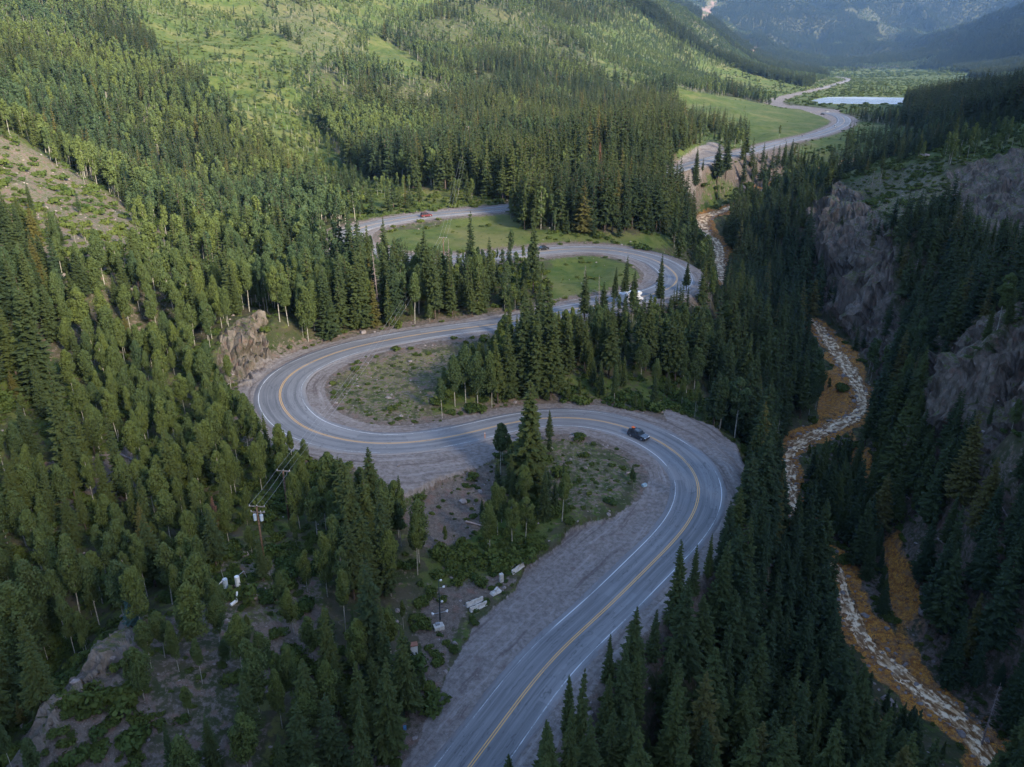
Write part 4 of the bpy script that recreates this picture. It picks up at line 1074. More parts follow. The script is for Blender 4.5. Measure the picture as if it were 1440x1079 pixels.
# the rest of the forest
for k, nm, ph, PR, fn, mc, mt, H0 in ((0, 'spruce_forest', SPH, 'sp', spruce_parts, MSP, MBK, HS), (1, 'aspen_forest', ASH, 'as', aspen_parts, MAS, MBA, HA)):
    protos = [merged('%s_a%d' % (PR, i), *ph[i], mc, mt) for i in range(NV)]
    protos += [merged('%s_b%d' % (PR, i), *fn(H0, 300 + i, 1), mc, mt) for i in range(NV)]
    protos += [merged('%s_c%d' % (PR, i), *fn(H0, 400 + i, 2), mc, mt) for i in range(NV)]
    cl = proto_coll(nm + '_kinds', protos)
    m = (kind == k) & ~own
    lod = np.where(dep[m] < 210, 0, np.where(dep[m] < 560, 1, 2))
    s = h[m] / H0
    # far stands on the mountains
    P = [np.stack([x[m], y[m], z[m] - .1], 1)]; ID = [lod * NV + vari[m]]; RO = [rotz[m]]; SC_ = [np.stack([s * wsc[m], s * wsc[m], s], 1)]; TO = [tone[m]]
    for (r0, r1, sp_) in ((1700, 3000, 9.), (3000, 7200, 12.)):
        fx, fy = candidates(r0, r1, sp_, .62); fz = hgt(fx, fy); a_, b_, d_ = proj(fx, fy, fz)
        mm = (a_ > 780) & (a_ < 1480) & (b_ > -25) & (b_ < 130) & (fz > np.where(r0 < 2000, 27, 31)) & (gat(scar, fx, fy) < .3)
        fx, fy, fz, a_, b_ = fx[mm], fy[mm], fz[mm], a_[mm], b_[mm]
        n1 = fbm(fx, fy, 240, 4, 71); n2 = fbm(fx, fy, 130, 3, 72)
        asp = (n1 - np.clip((fz - 250) / 900, 0, .5) > .16)
        mm = (asp if k == 1 else ~asp) & (n2 > -.62) & (fz < 1500)
        fx, fy, fz = fx[mm], fy[mm], fz[mm]
        ss = RNG.uniform(.8, 1.2, len(fx)) * (1.15 if r0 > 2500 else 1.)
        P.append(np.stack([fx, fy, fz], 1)); ID.append(2 * NV + RNG.integers(0, NV, len(fx))); RO.append(RNG.uniform(0, 6.28, len(fx)))
        SC_.append(np.stack([ss * 1.9, ss * 1.9, ss], 1)); TO.append(np.clip(RNG.normal(.35, .25, len(fx)), 0, .85))
    P = np.vstack(P); print(nm, len(P))
    scatter(nm, P, np.concatenate(ID), np.concatenate(RO), np.vstack(SC_), np.concatenate(TO), cl,
            (('dense dark spruce stand covering the valley sides', 'spruce forest') if k == 0 else ('light green aspen stands covering the valley sides', 'aspen forest')))

# ---- bushes
BG = [bush_geo(500 + i, 60, .16) for i in range(4)]; BL = [bush_geo(520 + i, 16, .30) for i in range(3)]; BT = [bush_geo(540 + i, 12, .20, .45) for i in range(3)]
BM = [g.mesh('bush', MSH) for g in BG]
cb = proto_coll('bu', BM + [g.mesh('bu_b', MSH) for g in BL] + [g.mesh('bu_c', MSH) for g in BT])
bx, by, bt = [], [], []
for (r0, r1, s_) in ((35, 260, 1.6), (260, 520, 2.4), (520, 1000, 4.), (1000, 2600, 8.), (2600, 4300, 16.)):
    a_, b_ = candidates(r0, r1, s_); c_ = hgt(a_, b_); q1, q2, d_ = proj(a_, b_, c_)
    m = (q1 > -60) & (q1 < 1500) & (q2 > -20) & (q2 < 1250); a_, b_, c_, q1, q2, d_ = [v[m] for v in (a_, b_, c_, q1, q2, d_)]
    V = zone_lookup(a_, b_, c_, 1.2); cl = fbm(a_, b_, 9, 3, 401)
    m = RNG.random(len(a_)) < np.clip(V[:, 2] * (.62 + 1.1 * cl) * np.where(V[:, 2] < .36, 2.2, 1), 0, .95)
    m &= (gat(GRD, a_, b_) > 2.6) & (gat(GCK, a_, b_) > .8) & (gat(GG, a_, b_) < .45) & (gat(GRK, a_, b_) < .85) & (gat(GOR, a_, b_) < .5) & ~inpoly(a_, b_, lake_w)
    bx.append(a_[m]); by.append(b_[m]); bt.append(V[m, 2])
bx = np.concatenate(bx); by = np.concatenate(by); bt = np.concatenate(bt); bz = hgt(bx, by); q1, q2, bd = proj(bx, by, bz)
bs = np.clip(RNG.gamma(3.2, .24, len(bx)), .25, 2.2) * np.where(bt > .75, 1.25, np.where(bt < .36, .5, .85)) * np.where(bd > 2500, 4, np.where(bd > 900, 1.7, 1))
BH = [(615,812,1.5),(628,800,1.8),(640,822,1.2),(608,835,1.3),(650,812,1.5),(665,800,1.7),(625,845,1.),(680,795,1.6),(595,850,1.6),(640,790,2.),(660,780,2.2),(620,780,2.),(1186,548,3.1),(1200,628,2.6),(1052,262,3.4),(990,262,3.),(1006,265,2.6),(1016,266,2.4),(735,782,2.6),(720,790,2.8),(708,800,2.4),(742,768,2.2),(752,770,1.6),(700,790,2.8),(770,650,2.),(820,640,1.3),(783,668,2.2),(800,735,1.2),(590,700,1.4),(660,672,1.6),(550,575,1.3),(500,520,1.2),(650,355,1.8),(690,318,1.6),(745,660,2.2),(598,880,1.5),(1190,790,2.2),(1240,800,2.0),(150,905,1.6),(130,985,2.4),(95,990,1.8),(160,990,2.2)]
hb = [tuple(on_ground(a, b)) + (s,) for a, b, s in BH]
bx = np.r_[[q[0] for q in hb], bx]; by = np.r_[[q[1] for q in hb], by]; bz = np.r_[[q[2] for q in hb], bz]; bs = np.r_[[q[3] for q in hb], bs]
q1, q2, bd = proj(bx, by, bz)
btn = np.clip(.45 + .45 * fbm(bx, by, 25, 2, 411) + RNG.normal(0, .2, len(bx)), 0, 1)
btn[:len(hb)] = .55
ap = bs / bd * ((q1 > 3) & (q1 < 1437) & (q2 > 3) & (q2 < 1076)); ap[:len(hb)] *= 6
ownb = np.zeros(len(bx), bool); ownb[np.argsort(-ap)[:300]] = True
lb = {}
for i in np.where(ownb)[0]:
    key = ('low' if bs[i] < 1.1 else 'rounded' if bs[i] < 1.7 else 'large leafy', 'dull green' if btn[i] < .4 else 'green' if btn[i] < .7 else 'yellow-green', place_word(q1[i], q2[i]))
    lb.setdefault(key, []).append(i)
for key, ids in lb.items():
    ids.sort(key=lambda i: q1[i])
    for j, i in enumerate(ids):
        s = '%s %s bush %s' % key
        if len(ids) > 1: s += ', ' + ('rightmost of these' if j == len(ids) - 1 else NUM[j] if j < len(NUM) else 'one further right')
        o = link('bush', BM[i % 4]); o.location = (bx[i], by[i], bz[i] - .1); o.rotation_euler.z = RNG.uniform(0, 6.28); o.scale = (bs[i], bs[i], bs[i] * .9)
        o['tone'] = float(btn[i]); tag(o, ' '.join(s.split()[:16]), 'bush', 'bushes growing on the open ground')
m = ~ownb
lod = np.where(bd[m] < 200, RNG.integers(0, 4, m.sum()), np.where(bs[m] > .75, 4 + RNG.integers(0, 3, m.sum()), 7 + RNG.integers(0, 3, m.sum())))
scatter('undergrowth', np.stack([bx[m], by[m], bz[m] - .1], 1), lod, RNG.uniform(0, 6.28, m.sum()), np.stack([bs[m], bs[m], bs[m] * .85], 1), btn[m], cb, ('low green undergrowth and willow scrub covering the open slopes', 'undergrowth'))
print('patch', ((q1 > 600) & (q1 < 660) & (q2 > 790) & (q2 < 850)).sum()); print('bushes', len(bx), time.time() - T0)
# ------------------------------------------------------------------ made things
def P3(o): return o
def bm_obj(name, bm, mat, parent=None, smooth=False, bevel=0):
    if bevel: bmesh.ops.bevel(bm, geom=bm.edges[:], offset=bevel, segments=2, affect='EDGES', clamp_overlap=True)
    bmesh.ops.recalc_face_normals(bm, faces=bm.faces[:])
    me = bpy.data.meshes.new(name); bm.to_mesh(me); bm.free(); me.materials.append(mat)
    if smooth:
        for p in me.polygons: p.use_smooth = True
    return link(name, me, parent)
def box(bm, c, s, rot=None):
    r = bmesh.ops.create_cube(bm, size=1)
    M = Matrix.Translation(c) @ (rot or Matrix()) @ Matrix.Diagonal((*s, 1))
    bmesh.ops.transform(bm, matrix=M, verts=r['verts']); return r['verts']
def cyl(bm, a, b, r0, r1=None, n=12, caps=True):
    a, b = Vector(a), Vector(b); d = b - a
    r = bmesh.ops.create_cone(bm, cap_ends=caps, segments=n, radius1=r0, radius2=r0 if r1 is None else r1, depth=d.length)
    bmesh.ops.transform(bm, matrix=Matrix.Translation((a + b) / 2) @ d.to_track_quat('Z', 'Y').to_matrix().to_4x4(), verts=r['verts']); return r['verts']
def prism(bm, prof, w0, w1=None, zb=None):
    """side profile (x,z) spread over the width; width shrinks from w0 to w1 above height zb"""
    def hw(z): return w0 / 2 if (w1 is None or z <= zb[0]) else (w0 + (w1 - w0) * min(1, (z - zb[0]) / (zb[1] - zb[0]))) / 2
    L = [bm.verts.new((x_, hw(z_), z_)) for x_, z_ in prof]; R = [bm.verts.new((x_, -hw(z_), z_)) for x_, z_ in prof]
    bm.faces.new(L); bm.faces.new(R[::-1])
    for i in range(len(prof)):
        j = (i + 1) % len(prof); bm.faces.new((L[j], L[i], R[i], R[j]))
def empty(name, loc, rz=0.): 
    o = bpy.data.objects.new(name, None); COL.objects.link(o); o.location = loc; o.rotation_euler.z = rz; o.empty_display_size = .5; return o
B = bmesh.new
M_TY = simple('tyre_rubber', (.02, .02, .021), .85, .2); M_RIM = simple('wheel_alloy', (.45, .46, .48), .3, .5, .8)
M_GL = simple('window_glass', (.025, .035, .045), .08, .8, var=.05); M_TRIM = simple('black_trim', (.025, .025, .027), .6, .3)
M_HL = simple('headlamp_lens', (.75, .78, .8), .1, .7, var=.03); M_TL = simple('tail_lamp_lens', (.35, .02, .02), .2, .6, var=.05)
M_CH = simple('bright_metal', (.55, .56, .58), .3, .5, .9); M_CON = simple('pale_concrete', (.52, .50, .47), .85, .2, var=.16, scale=2.5)
M_WH = simple('white_enamel', (.72, .74, .76), .4, .4, var=.06); M_STL = simple('galvanised_steel', (.33, .35, .37), .45, .5, .6)
M_POLE = simple('weathered_pole_wood', (.15, .095, .065), .85, .2, var=.25, scale=4); M_ARM = simple('grey_crossarm_wood', (.24, .21, .19), .85, .2, var=.2, scale=4)
M_PORC = simple('insulator_porcelain', (.42, .42, .43), .3, .5); M_TRF = simple('transformer_paint', (.42, .50, .58), .4, .4, var=.08)

def car(label, cat, loc, head, paint, typ='suv', name='car', coat=.6, tilt=0.):
    e = empty(name, loc, head); tag(e, label, cat)
    if tilt: e.rotation_euler.y = tilt
    dims = dict(suv=(4.7, 1.9, 1.75, .36), sedan=(4.6, 1.82, 1.43, .32), pickup=(5.6, 1.95, 1.85, .40))[typ]
    Lc, Wc, Hc, wr = dims; x0, x1 = -Lc / 2, Lc / 2; gz = wr * .75; bz_ = Hc * .56
    wb = Lc * .295; wx = (wb + .05, -wb)
    # lower body with wheel arches
    def arch(cx): return [(cx + wr * 1.18 * math.cos(a), gz + max(0, wr * 1.22 * math.sin(a) - .02)) for a in np.linspace(0, math.pi, 7)]
    prof = [(x1 - .03, gz)] + arch(wx[0]) + arch(wx[1]) + [(x0 + .05, gz), (x0, gz + .25), (x0 + .04, bz_ * .9), (x0 + .12, bz_), (x1 - Lc * .27, bz_ + .02), (x1 - .25, bz_ - .10), (x1 - .04, bz_ - .26), (x1, gz + .28)]
    bm = B(); prism(bm, prof, Wc, Wc * .96, (bz_ * .8, bz_)); body = bm_obj('body', bm, paint, e, bevel=.035)
    # cabin: glass band, pillars and roof skin
    if typ == 'suv': cab = [(x0 + .12, bz_ - .02), (x1 - Lc * .27, bz_ - .02), (x1 - Lc * .40, Hc - .06), (x1 - Lc * .46, Hc - .02), (x0 + .42, Hc - .02), (x0 + .28, Hc - .09)]
    elif typ == 'sedan': cab = [(x0 + .50, bz_ - .02), (x1 - Lc * .26, bz_ - .02), (x1 - Lc * .41, Hc - .07), (x1 - Lc * .47, Hc - .02), (x0 + 1.35, Hc - .02), (x0 + 1.18, Hc - .07)]
    else: cab = [(x0 + 1.95, bz_ - .02), (x1 - Lc * .25, bz_ - .02), (x1 - Lc * .36, Hc - .07), (x1 - Lc * .40, Hc - .02), (x0 + 2.2, Hc - .02), (x0 + 2.08, Hc - .07)]
    bm = B(); prism(bm, cab, Wc * .93, Wc * .76, (bz_, Hc)); bm_obj('window', bm, M_GL, e, bevel=.02)
    xr0, xr1 = cab[4][0] - .06, cab[3][0] + .05
    bm = B(); box(bm, ((xr0 + xr1) / 2, 0, Hc), (xr1 - xr0, Wc * .74, .05)); bm_obj('roof', bm, paint, e, bevel=.02)
    bm = B()
    for s in (-1, 1):
        yb, yt = s * Wc * .462, s * Wc * .383
        n_ = {'suv': 4, 'sedan': 3, 'pickup': 3}[typ]
        tops = np.linspace(xr0 + .06, xr1 - .04, n_); bots = np.linspace(cab[0][0] + .08, cab[1][0] - .06, n_)
        for a, b_ in zip(bots, tops): cyl(bm, (a, yb, bz_ - .03), (b_, yt, Hc - .01), .05, .04, 5)
    bm_obj('pillar', bm, paint, e)
    for cx in wx:
        for s in (-1, 1):
            bm = B(); cyl(bm, (cx, s * (Wc / 2 - .22), wr), (cx, s * (Wc / 2 - .01), wr), wr, n=20); w_ = bm_obj('wheel', bm, M_TY, e, bevel=.02)
            bm = B(); cyl(bm, (cx, s * (Wc / 2 - .05), wr), (cx, s * (Wc / 2 + .012), wr), wr * .62, n=14); bm_obj('rim', bm, M_RIM, w_)
    for s in (-1, 1):
        bm = B(); box(bm, (x1 - .07, s * Wc * .37, bz_ - .25), (.16, .36, .15)); bm_obj('headlight', bm, M_HL, e, bevel=.02)
        bm = B(); box(bm, (x0 + .03, s * Wc * .42, bz_ - .18), (.09, .20, .30)); bm_obj('tail_light', bm, M_TL, e, bevel=.01)
        bm = B(); box(bm, (x1 - Lc * .31, s * (Wc / 2 + .08), bz_ + .08), (.14, .20, .13)); bm_obj('mirror', bm, M_TRIM, e, bevel=.02)
    bm = B(); box(bm, (x1 - .01, 0, bz_ - .27), (.07, Wc * .46, .16)); bm_obj('grille', bm, M_CH, e, bevel=.01)
    for xx in (x1 - .02, x0 + .02):
        bm = B(); box(bm, (xx, 0, gz + .12), (.16, Wc * .94, .20)); bm_obj('bumper', bm, M_TRIM, e, bevel=.03)
    if typ == 'suv':
        bm = B()
        for s in (-1, 1): cyl(bm, (xr0 + .1, s * Wc * .33, Hc + .09), (xr1 - .15, s * Wc * .33, Hc + .09), .022, n=6)
        for xx in (xr0 + .4, xr1 - .5): cyl(bm, (xx, -Wc * .33, Hc + .10), (xx, Wc * .33, Hc + .10), .02, n=6)
        for s in (-1, 1):
            for xx in (xr0 + .15, xr1 - .2): cyl(bm, (xx, s * Wc * .33, Hc), (xx, s * Wc * .33, Hc + .09), .02, n=5)
        bm_obj('roof_rack', bm, M_TRIM, e)
    if typ == 'pickup':
        bm = B(); box(bm, (x0 + .98, 0, bz_ + .005), (1.75, Wc * .80, .03)); bm_obj('cargo_bed', bm, M_TRIM, e)
    return e

def road_at(px_, py_, lane):
    """point on the road surface nearest the photo pixel, in the given lane, with heading along the road"""
    qx, qy, _ = proj(RD[:, 0], RD[:, 1], RD[:, 2]); i = int(np.argmin((qx - px_) ** 2 + ((qy - py_) * 2) ** 2))
    off = lane * RD[i, 3] * .5
    r_ = math.hypot(RD[i, 0], RD[i, 1])
    return Vector((RD[i, 0] + RN[i, 0] * off, RD[i, 1] + RN[i, 1] * off, RD[i, 2] + .02 * (1 + r_ / 300))), math.atan2(RDT[i, 1], RDT[i, 0])

MP_BLK = simple('dark_blue_car_paint', (.018, .030, .045), .25, .6, var=.05, coat=.8)
MP_RED = simple('dark_red_car_paint', (.13, .018, .022), .3, .6, var=.05, coat=.8)
MP_DK = simple('black_car_paint', (.014, .016, .02), .25, .6, var=.05, coat=.8)
MP_SLV = simple('silver_car_paint', (.42, .44, .47), .3, .6, .4, var=.04, coat=.6)
MP_WHT = simple('white_car_paint', (.72, .73, .75), .3, .5, var=.03, coat=.6)
p, hd = road_at(905, 611, -1); suv = car('dark blue SUV with roof rack driving down through the nearest bend', 'car', p, hd + math.pi, MP_BLK, 'suv')
bm = B()
for i in range(3): box(bm, (-.25 + i * .23, random.uniform(-.05, .05), .13), (.24, .85 - i * .12, .20 - .03 * i))
o = bm_obj('roof_bag', bm, simple('orange_canvas', (.72, .17, .05), .8, .2, var=.1), None, bevel=.05)
ca, sa = math.cos(hd + math.pi), math.sin(hd + math.pi)
o.location = (p.x + ca * -1.35, p.y + sa * -1.35, p.z + 1.85); o.rotation_euler.z = hd + math.pi
tag(o, 'orange bag strapped to the rear of the dark SUV roof', 'bag')
p, hd = road_at(597, 303, 1); car('dark red SUV driving along the upper road beside the grass slope', 'car', p, hd, MP_RED, 'suv')
p, hd = road_at(768, 352, 1); car('black sedan entering the third bend behind the tall spruce', 'car', p, hd, MP_DK, 'sedan')
p, hd = road_at(1176, 178, -1); car('white sedan on the farthest bend beside the meadow', 'car', p, hd + math.pi, MP_WHT, 'sedan')
g1, g2 = on_ground(1157, 162), on_ground(1163, 158)
car('black SUV parked on the pale gravel pullout at the far bend', 'car', g1, .15, MP_DK, 'suv')
car('silver SUV parked on the far edge of the gravel pullout', 'car', g2, .1, MP_SLV, 'suv')

# motorhome
p, hd = road_at(880, 424, 1); e = empty('motorhome', p, hd); tag(e, 'white motorhome half hidden behind spruces at the third bend', 'motorhome')
bm = B(); prism(bm, [(-3.7, .55), (1.9, .55), (1.9, 2.0), (3.0, 2.25), (3.05, 2.75), (2.5, 3.1), (-3.6, 3.1), (-3.75, 2.9)], 2.35); bm_obj('body', bm, MP_WHT, e, bevel=.06)
bm = B(); prism(bm, [(1.9, .45), (3.65, .45), (3.7, 1.0), (2.95, 1.15), (2.45, 2.0), (1.9, 2.0)], 2.0, 1.8, (1.1, 2.0)); bm_obj('cab', bm, MP_WHT, e, bevel=.05)
bm = B(); prism(bm, [(2.97, 1.18), (2.55, 1.93), (2.50, 1.93), (2.92, 1.16)], 1.86, 1.7, (1.1, 2.0)); bm_obj('windscreen', bm, M_GL, e)
for s in (-1, 1):
    for xx, ww in ((-2.6, 1.0), (-.8, 1.3)):
        bm = B(); box(bm, (xx, s * 1.18, 2.1), (ww, .03, .6)); bm_obj('window', bm, M_GL, e, bevel=.01)
    bm = B(); box(bm, (-.6, s * 1.18, 1.25), (6.0, .02, .12)); bm_obj('stripe', bm, simple('grey_stripe_paint', (.25, .27, .3), .4), e)
    for xx in (2.75, -2.1):
        bm = B(); cyl(bm, (xx, s * .85, .38), (xx, s * 1.12, .38), .38, n=18); w_ = bm_obj('wheel', bm, M_TY, e, bevel=.02)
        bm = B(); cyl(bm, (xx, s * 1.05, .38), (xx, s * 1.135, .38), .22, n=12); bm_obj('rim', bm, M_RIM, w_)
    bm = B(); box(bm, (3.66, s * .75, .85), (.06, .3, .18)); bm_obj('headlight', bm, M_HL, e)
for xx in (-2.4, .2):
    bm = B(); box(bm, (xx, 0, 3.2), (.8, .7, .2)); bm_obj('roof_vent', bm, M_WH, e, bevel=.04)

# motorcycles with riders
def skin_person(name, joints, edges, radii, mat, loc, rz):
    me = bpy.data.meshes.new(name); me.from_pydata(joints, edges, []); me.materials.append(mat); o = link(name, me); o.location = loc; o.rotation_euler.z = rz
    m = o.modifiers.new('skin', 'SKIN'); sv = me.skin_vertices[0].data if me.skin_vertices else None
    if sv is None:
        bpy.context.view_layer.objects.active = o
        sv = me.skin_vertices[0].data
    for v_, r_ in zip(sv, radii): v_.radius = (r_, r_)
    sv[0].use_root = True
    o.modifiers.new('sub', 'SUBSURF').levels = 1; o.modifiers['sub'].render_levels = 1
    for q_ in me.polygons: q_.use_smooth = True
    return o
def motorcycle(pix, lane, lab_b, lab_p, paint, cloth):
    p, hd = road_at(*pix, lane); hd += math.pi if lane < 0 else 0
    e = empty('motorcycle', p, hd); tag(e, lab_b, 'motorcycle')
    for xx in (-.72, .76):
        bm = B(); cyl(bm, (xx, -.07, .33), (xx, .07, .33), .33, n=18); w_ = bm_obj('wheel', bm, M_TY, e, bevel=.03)
        bm = B(); cyl(bm, (xx, -.075, .33), (xx, .075, .33), .19, n=12); bm_obj('rim', bm, M_RIM, w_)
    bm = B(); prism(bm, [(-.35, .35), (.35, .33), (.45, .6), (.2, .75), (-.4, .7)], .34); bm_obj('engine', bm, M_STL, e, bevel=.04)
    bm = B(); prism(bm, [(-.05, .72), (.42, .70), (.50, .90), (.25, .98), (-.02, .86)], .30); bm_obj('fuel_tank', bm, paint, e, bevel=.05)
    bm = B(); prism(bm, [(-.95, .72), (-.05, .70), (-.05, .82), (-.6, .84), (-.98, .86)], .30); bm_obj('seat', bm, M_TRIM, e, bevel=.03)
    bm = B(); cyl(bm, (.76, .09, .33), (.50, .09, .98), .03, n=6); cyl(bm, (.76, -.09, .33), (.50, -.09, .98), .03, n=6); bm_obj('fork', bm, M_CH, e)
    bm = B(); cyl(bm, (.42, -.38, 1.06), (.42, .38, 1.06), .02, n=6); bm_obj('handlebar', bm, M_TRIM, e)
    bm = B(); cyl(bm, (.58, 0, .92), (.68, 0, .92), .1, n=10); bm_obj('headlight', bm, M_HL, e)
    J_ = [(-.22, 0, .92), (-.20, 0, 1.15), (-.12, 0, 1.38), (-.08, 0, 1.50), (-.05, 0, 1.62), (-.02, 0, 1.72)]
    E_ = [(0, 1), (1, 2), (2, 3), (3, 4), (4, 5)]; R_ = [.17, .15, .17, .07, .12, .09]
    for s in (-1, 1):
        b = len(J_); J_ += [(-.10, s * .20, 1.40), (.10, s * .30, 1.18), (.38, s * .32, 1.08)]; E_ += [(2, b), (b, b + 1), (b + 1, b + 2)]; R_ += [.075, .055, .045]
        b = len(J_); J_ += [(-.15, s * .13, .88), (.28, s * .24, .78), (.10, s * .24, .38), (.26, s * .24, .33)]; E_ += [(0, b), (b, b + 1), (b + 1, b + 2), (b + 2, b + 3)]; R_ += [.10, .08, .055, .05]
    o = skin_person('person', J_, E_, R_, cloth, p, hd); tag(o, lab_p, 'person')
    bm = B(); bmesh.ops.create_icosphere(bm, subdivisions=2, radius=.155); bmesh.ops.translate(bm, verts=bm.verts, vec=(-.02, 0, 1.70)); bm_obj('helmet', bm, M_HL if paint is MP_WHT else M_TRIM, o, True)
M_LEA = simple('black_leather', (.022, .022, .025), .5, .4); M_JAC = simple('dark_riding_jacket', (.06, .06, .075), .7, .2)
motorcycle((1130, 192), -1, 'black motorcycle ridden along the far straight toward the camera', 'rider in black leathers on the leading far motorcycle', MP_DK, M_LEA)
motorcycle((1107, 196), -1, 'motorcycle with white tank behind spruce tops on the far straight', 'rider in dark jacket and white helmet on the far straight', MP_WHT, M_JAC)

# ---- concrete barriers and blocks by the gravel
def barrier(pa, pb, side, label, grp):
    a, b = on_ground(*pa), on_ground(*pb); c = (a + b) / 2; d = b - a; rz = math.atan2(d.y, d.x)
    off = Vector((-math.sin(rz), math.cos(rz), 0)) * side
    c = c + off; c.z = min(a.z, b.z)
    bm = B(); hf = 1.5
    prof = [(-.30, 0), (.30, 0), (.30, .08), (.17, .33), (.09, .82), (-.09, .82), (-.17, .33), (-.30, .08)]
    L_ = [bm.verts.new((-hf, x_, z_)) for x_, z_ in prof]; R_ = [bm.verts.new((hf, x_, z_)) for x_, z_ in prof]
    bm.faces.new(L_); bm.faces.new(R_[::-1])
    for i in range(8): j = (i + 1) % 8; bm.faces.new((L_[i], L_[j], R_[j], R_[i]))
    e = empty('concrete_barrier', c, rz); tag(e, label, 'barrier', grp)
    bm_obj('barrier_body', bm, M_CON, e, bevel=.015)
    for xx in (-.75, .75):
        bm = B(); box(bm, (xx, 0, .83), (.34, .07, .04)); bm_obj('lifting_slot', bm, M_TRIM, e)
    for xx in (-.9, .9):
        bm = B(); box(bm, (xx, .305, .05), (.5, .03, .07)); box(bm, (xx, -.305, .05), (.5, .03, .07)); bm_obj('drain_slot', bm, M_TRIM, e)
G_ = 'concrete road barriers set down beside the gravel pullout'
barrier((657, 856), (681, 845), .38, 'rear concrete barrier of the pair nearest the weather mast', G_); barrier((659, 859), (683, 848), -.36, 'front concrete barrier of the pair nearest the weather mast', G_)
barrier((713, 804), (731, 791), .38, 'rear concrete barrier of the pair farther up the gravel', G_); barrier((717, 807), (734, 794), -.36, 'front concrete barrier of the pair farther up the gravel', G_)
def block(name, pix, size, mat, label, cat, rz=0., tilt=0., bev=.03, parts=None):
    c = on_ground(*pix); e = empty(name, c, rz)
    e.rotation_euler.x = tilt; tag(e, label, cat)
    return e
e = block('concrete_block', (705, 818), None, M_CON, 'upright pale concrete block between the two barrier pairs', 'block', .5)
bm = B(); box(bm, (0, 0, .75), (.6, .55, 1.5)); bm_obj('block_body', bm, M_CON, e, bevel=.03); bm = B(); cyl(bm, (0, 0, 1.5), (0, 0, 1.62), .05, n=8); bm_obj('lifting_eye', bm, M_STL, e)
e = block('broken_concrete', (697, 834), None, M_CON, 'broken concrete slab lying between the barrier pairs', 'slab', .7)
bm = B(); prism(bm, [(-.9, 0), (.8, 0), (.95, .25), (.2, .45), (-.7, .38)], 1.0, .7, (0, .5)); bm_obj('slab', bm, M_CON, e, bevel=.04)
bm = B(); box(bm, (.2, .1, .62), (.9, .35, .3), Matrix.Rotation(.4, 4, 'Z')); bm_obj('loose_piece', bm, M_CON, e, bevel=.04)
# weather mast
def toph(p_, ytop):
    lo, hi = .5, 60
    for _ in range(30):
        m_ = (lo + hi) / 2
        if proj(p_.x, p_.y, p_.z + m_)[1] > ytop: lo = m_
        else: hi = m_
    return lo
p = on_ground(617, 884); e = empty('concrete_footing', p, .4); tag(e, 'pale concrete block footing at the foot of the weather mast', 'footing')
bm = B(); box(bm, (0, 0, .3), (1.5, 1.1, .7)); bm_obj('footing_body', bm, M_CON, e, bevel=.04); bm = B(); box(bm, (-.1, .1, .8), (.6, .45, .35)); bm_obj('battery_box', bm, M_STL, e, bevel=.02)
pm = on_ground(619, 872); H_ = toph(pm, 816); e = empty('weather_mast', pm, .3); tag(e, 'dark weather mast with white instruments beside the gravel', 'weather mast')
M_DKM = simple('dark_green_steel', (.025, .05, .05), .5, .4, .3)
bm = B(); cyl(bm, (0, 0, -.2), (0, 0, H_), .11, .05, 10); bm_obj('pole', bm, M_DKM, e, True)
bm = B()
for z0 in np.arange(.6, H_ - 2, .8): cyl(bm, (-.18, 0, z0), (.18, 0, z0), .02, n=5)
bm_obj('rungs', bm, M_STL, e)
for z_, L_, nm in ((H_ - .15, .35, 'wind_sensor'), (H_ - 1.4, .75, 'camera_housing'), (H_ * .45, .4, 'sensor_box')):
    bm = B(); cyl(bm, (0, 0, z_), (L_, 0, z_), .03, n=6); a_ = bm_obj('side_arm', bm, M_STL, e)
    bm = B(); box(bm, (L_, 0, z_ + .06), (.34, .24, .26)); bm_obj(nm, bm, M_WH, a_, bevel=.04)
bm = B(); box(bm, (0, 0, 1.35), (2.0, .08, .08)); bm_obj('crossbar', bm, M_STL, e)
for s in (-1, 1):
    bm = B(); cyl(bm, (s * 1.0, 0, 1.3), (s * 1.25, .1, 1.55), .20, .10, 12); bm_obj('floodlight', bm, M_WH, e)
bm = B(); box(bm, (.1, -.35, 2.5), (.9, .05, .6), Matrix.Rotation(.8, 4, 'X')); bm_obj('solar_panel', bm, simple('solar_cells', (.02, .03, .08), .15, .6), e, bevel=.01)
# equipment cabinet
p = on_ground(582, 921); e = empty('equipment_cabinet', p, .25); tag(e, 'white equipment cabinet with brown top under the spruces', 'cabinet')
bm = B(); box(bm, (0, 0, .95), (1.1, .8, 1.8)); bm_obj('cabinet_body', bm, M_WH, e, bevel=.03)
bm = B(); box(bm, (0, 0, 1.9), (1.25, .95, .10)); bm_obj('lid', bm, simple('rusty_lid', (.26, .12, .08), .7, .3), e, bevel=.01)
bm = B(); box(bm, (.56, 0, .95), (.02, .66, 1.5)); d_ = bm_obj('door', bm, M_WH, e, bevel=.01); bm = B(); box(bm, (.585, .24, 1.0), (.03, .04, .18)); bm_obj('handle', bm, M_TRIM, d_)
p = on_ground(570, 1033); e = empty('blue_marker', p, .3); tag(e, 'small blue panel on a short post beside the ditch', 'marker')
bm = B(); cyl(bm, (0, 0, -.1), (0, 0, .9), .04, n=8); bm_obj('post', bm, M_STL, e); bm = B(); box(bm, (0, .03, 1.1), (.4, .04, .8)); bm_obj('panel', bm, simple('blue_panel_paint', (.10, .26, .50), .5), e, bevel=.01)
p = on_ground(682, 617.5); e = empty('marker_post', p, 0); tag(e, 'orange marker post on the verge left of the lone spruce', 'marker post')
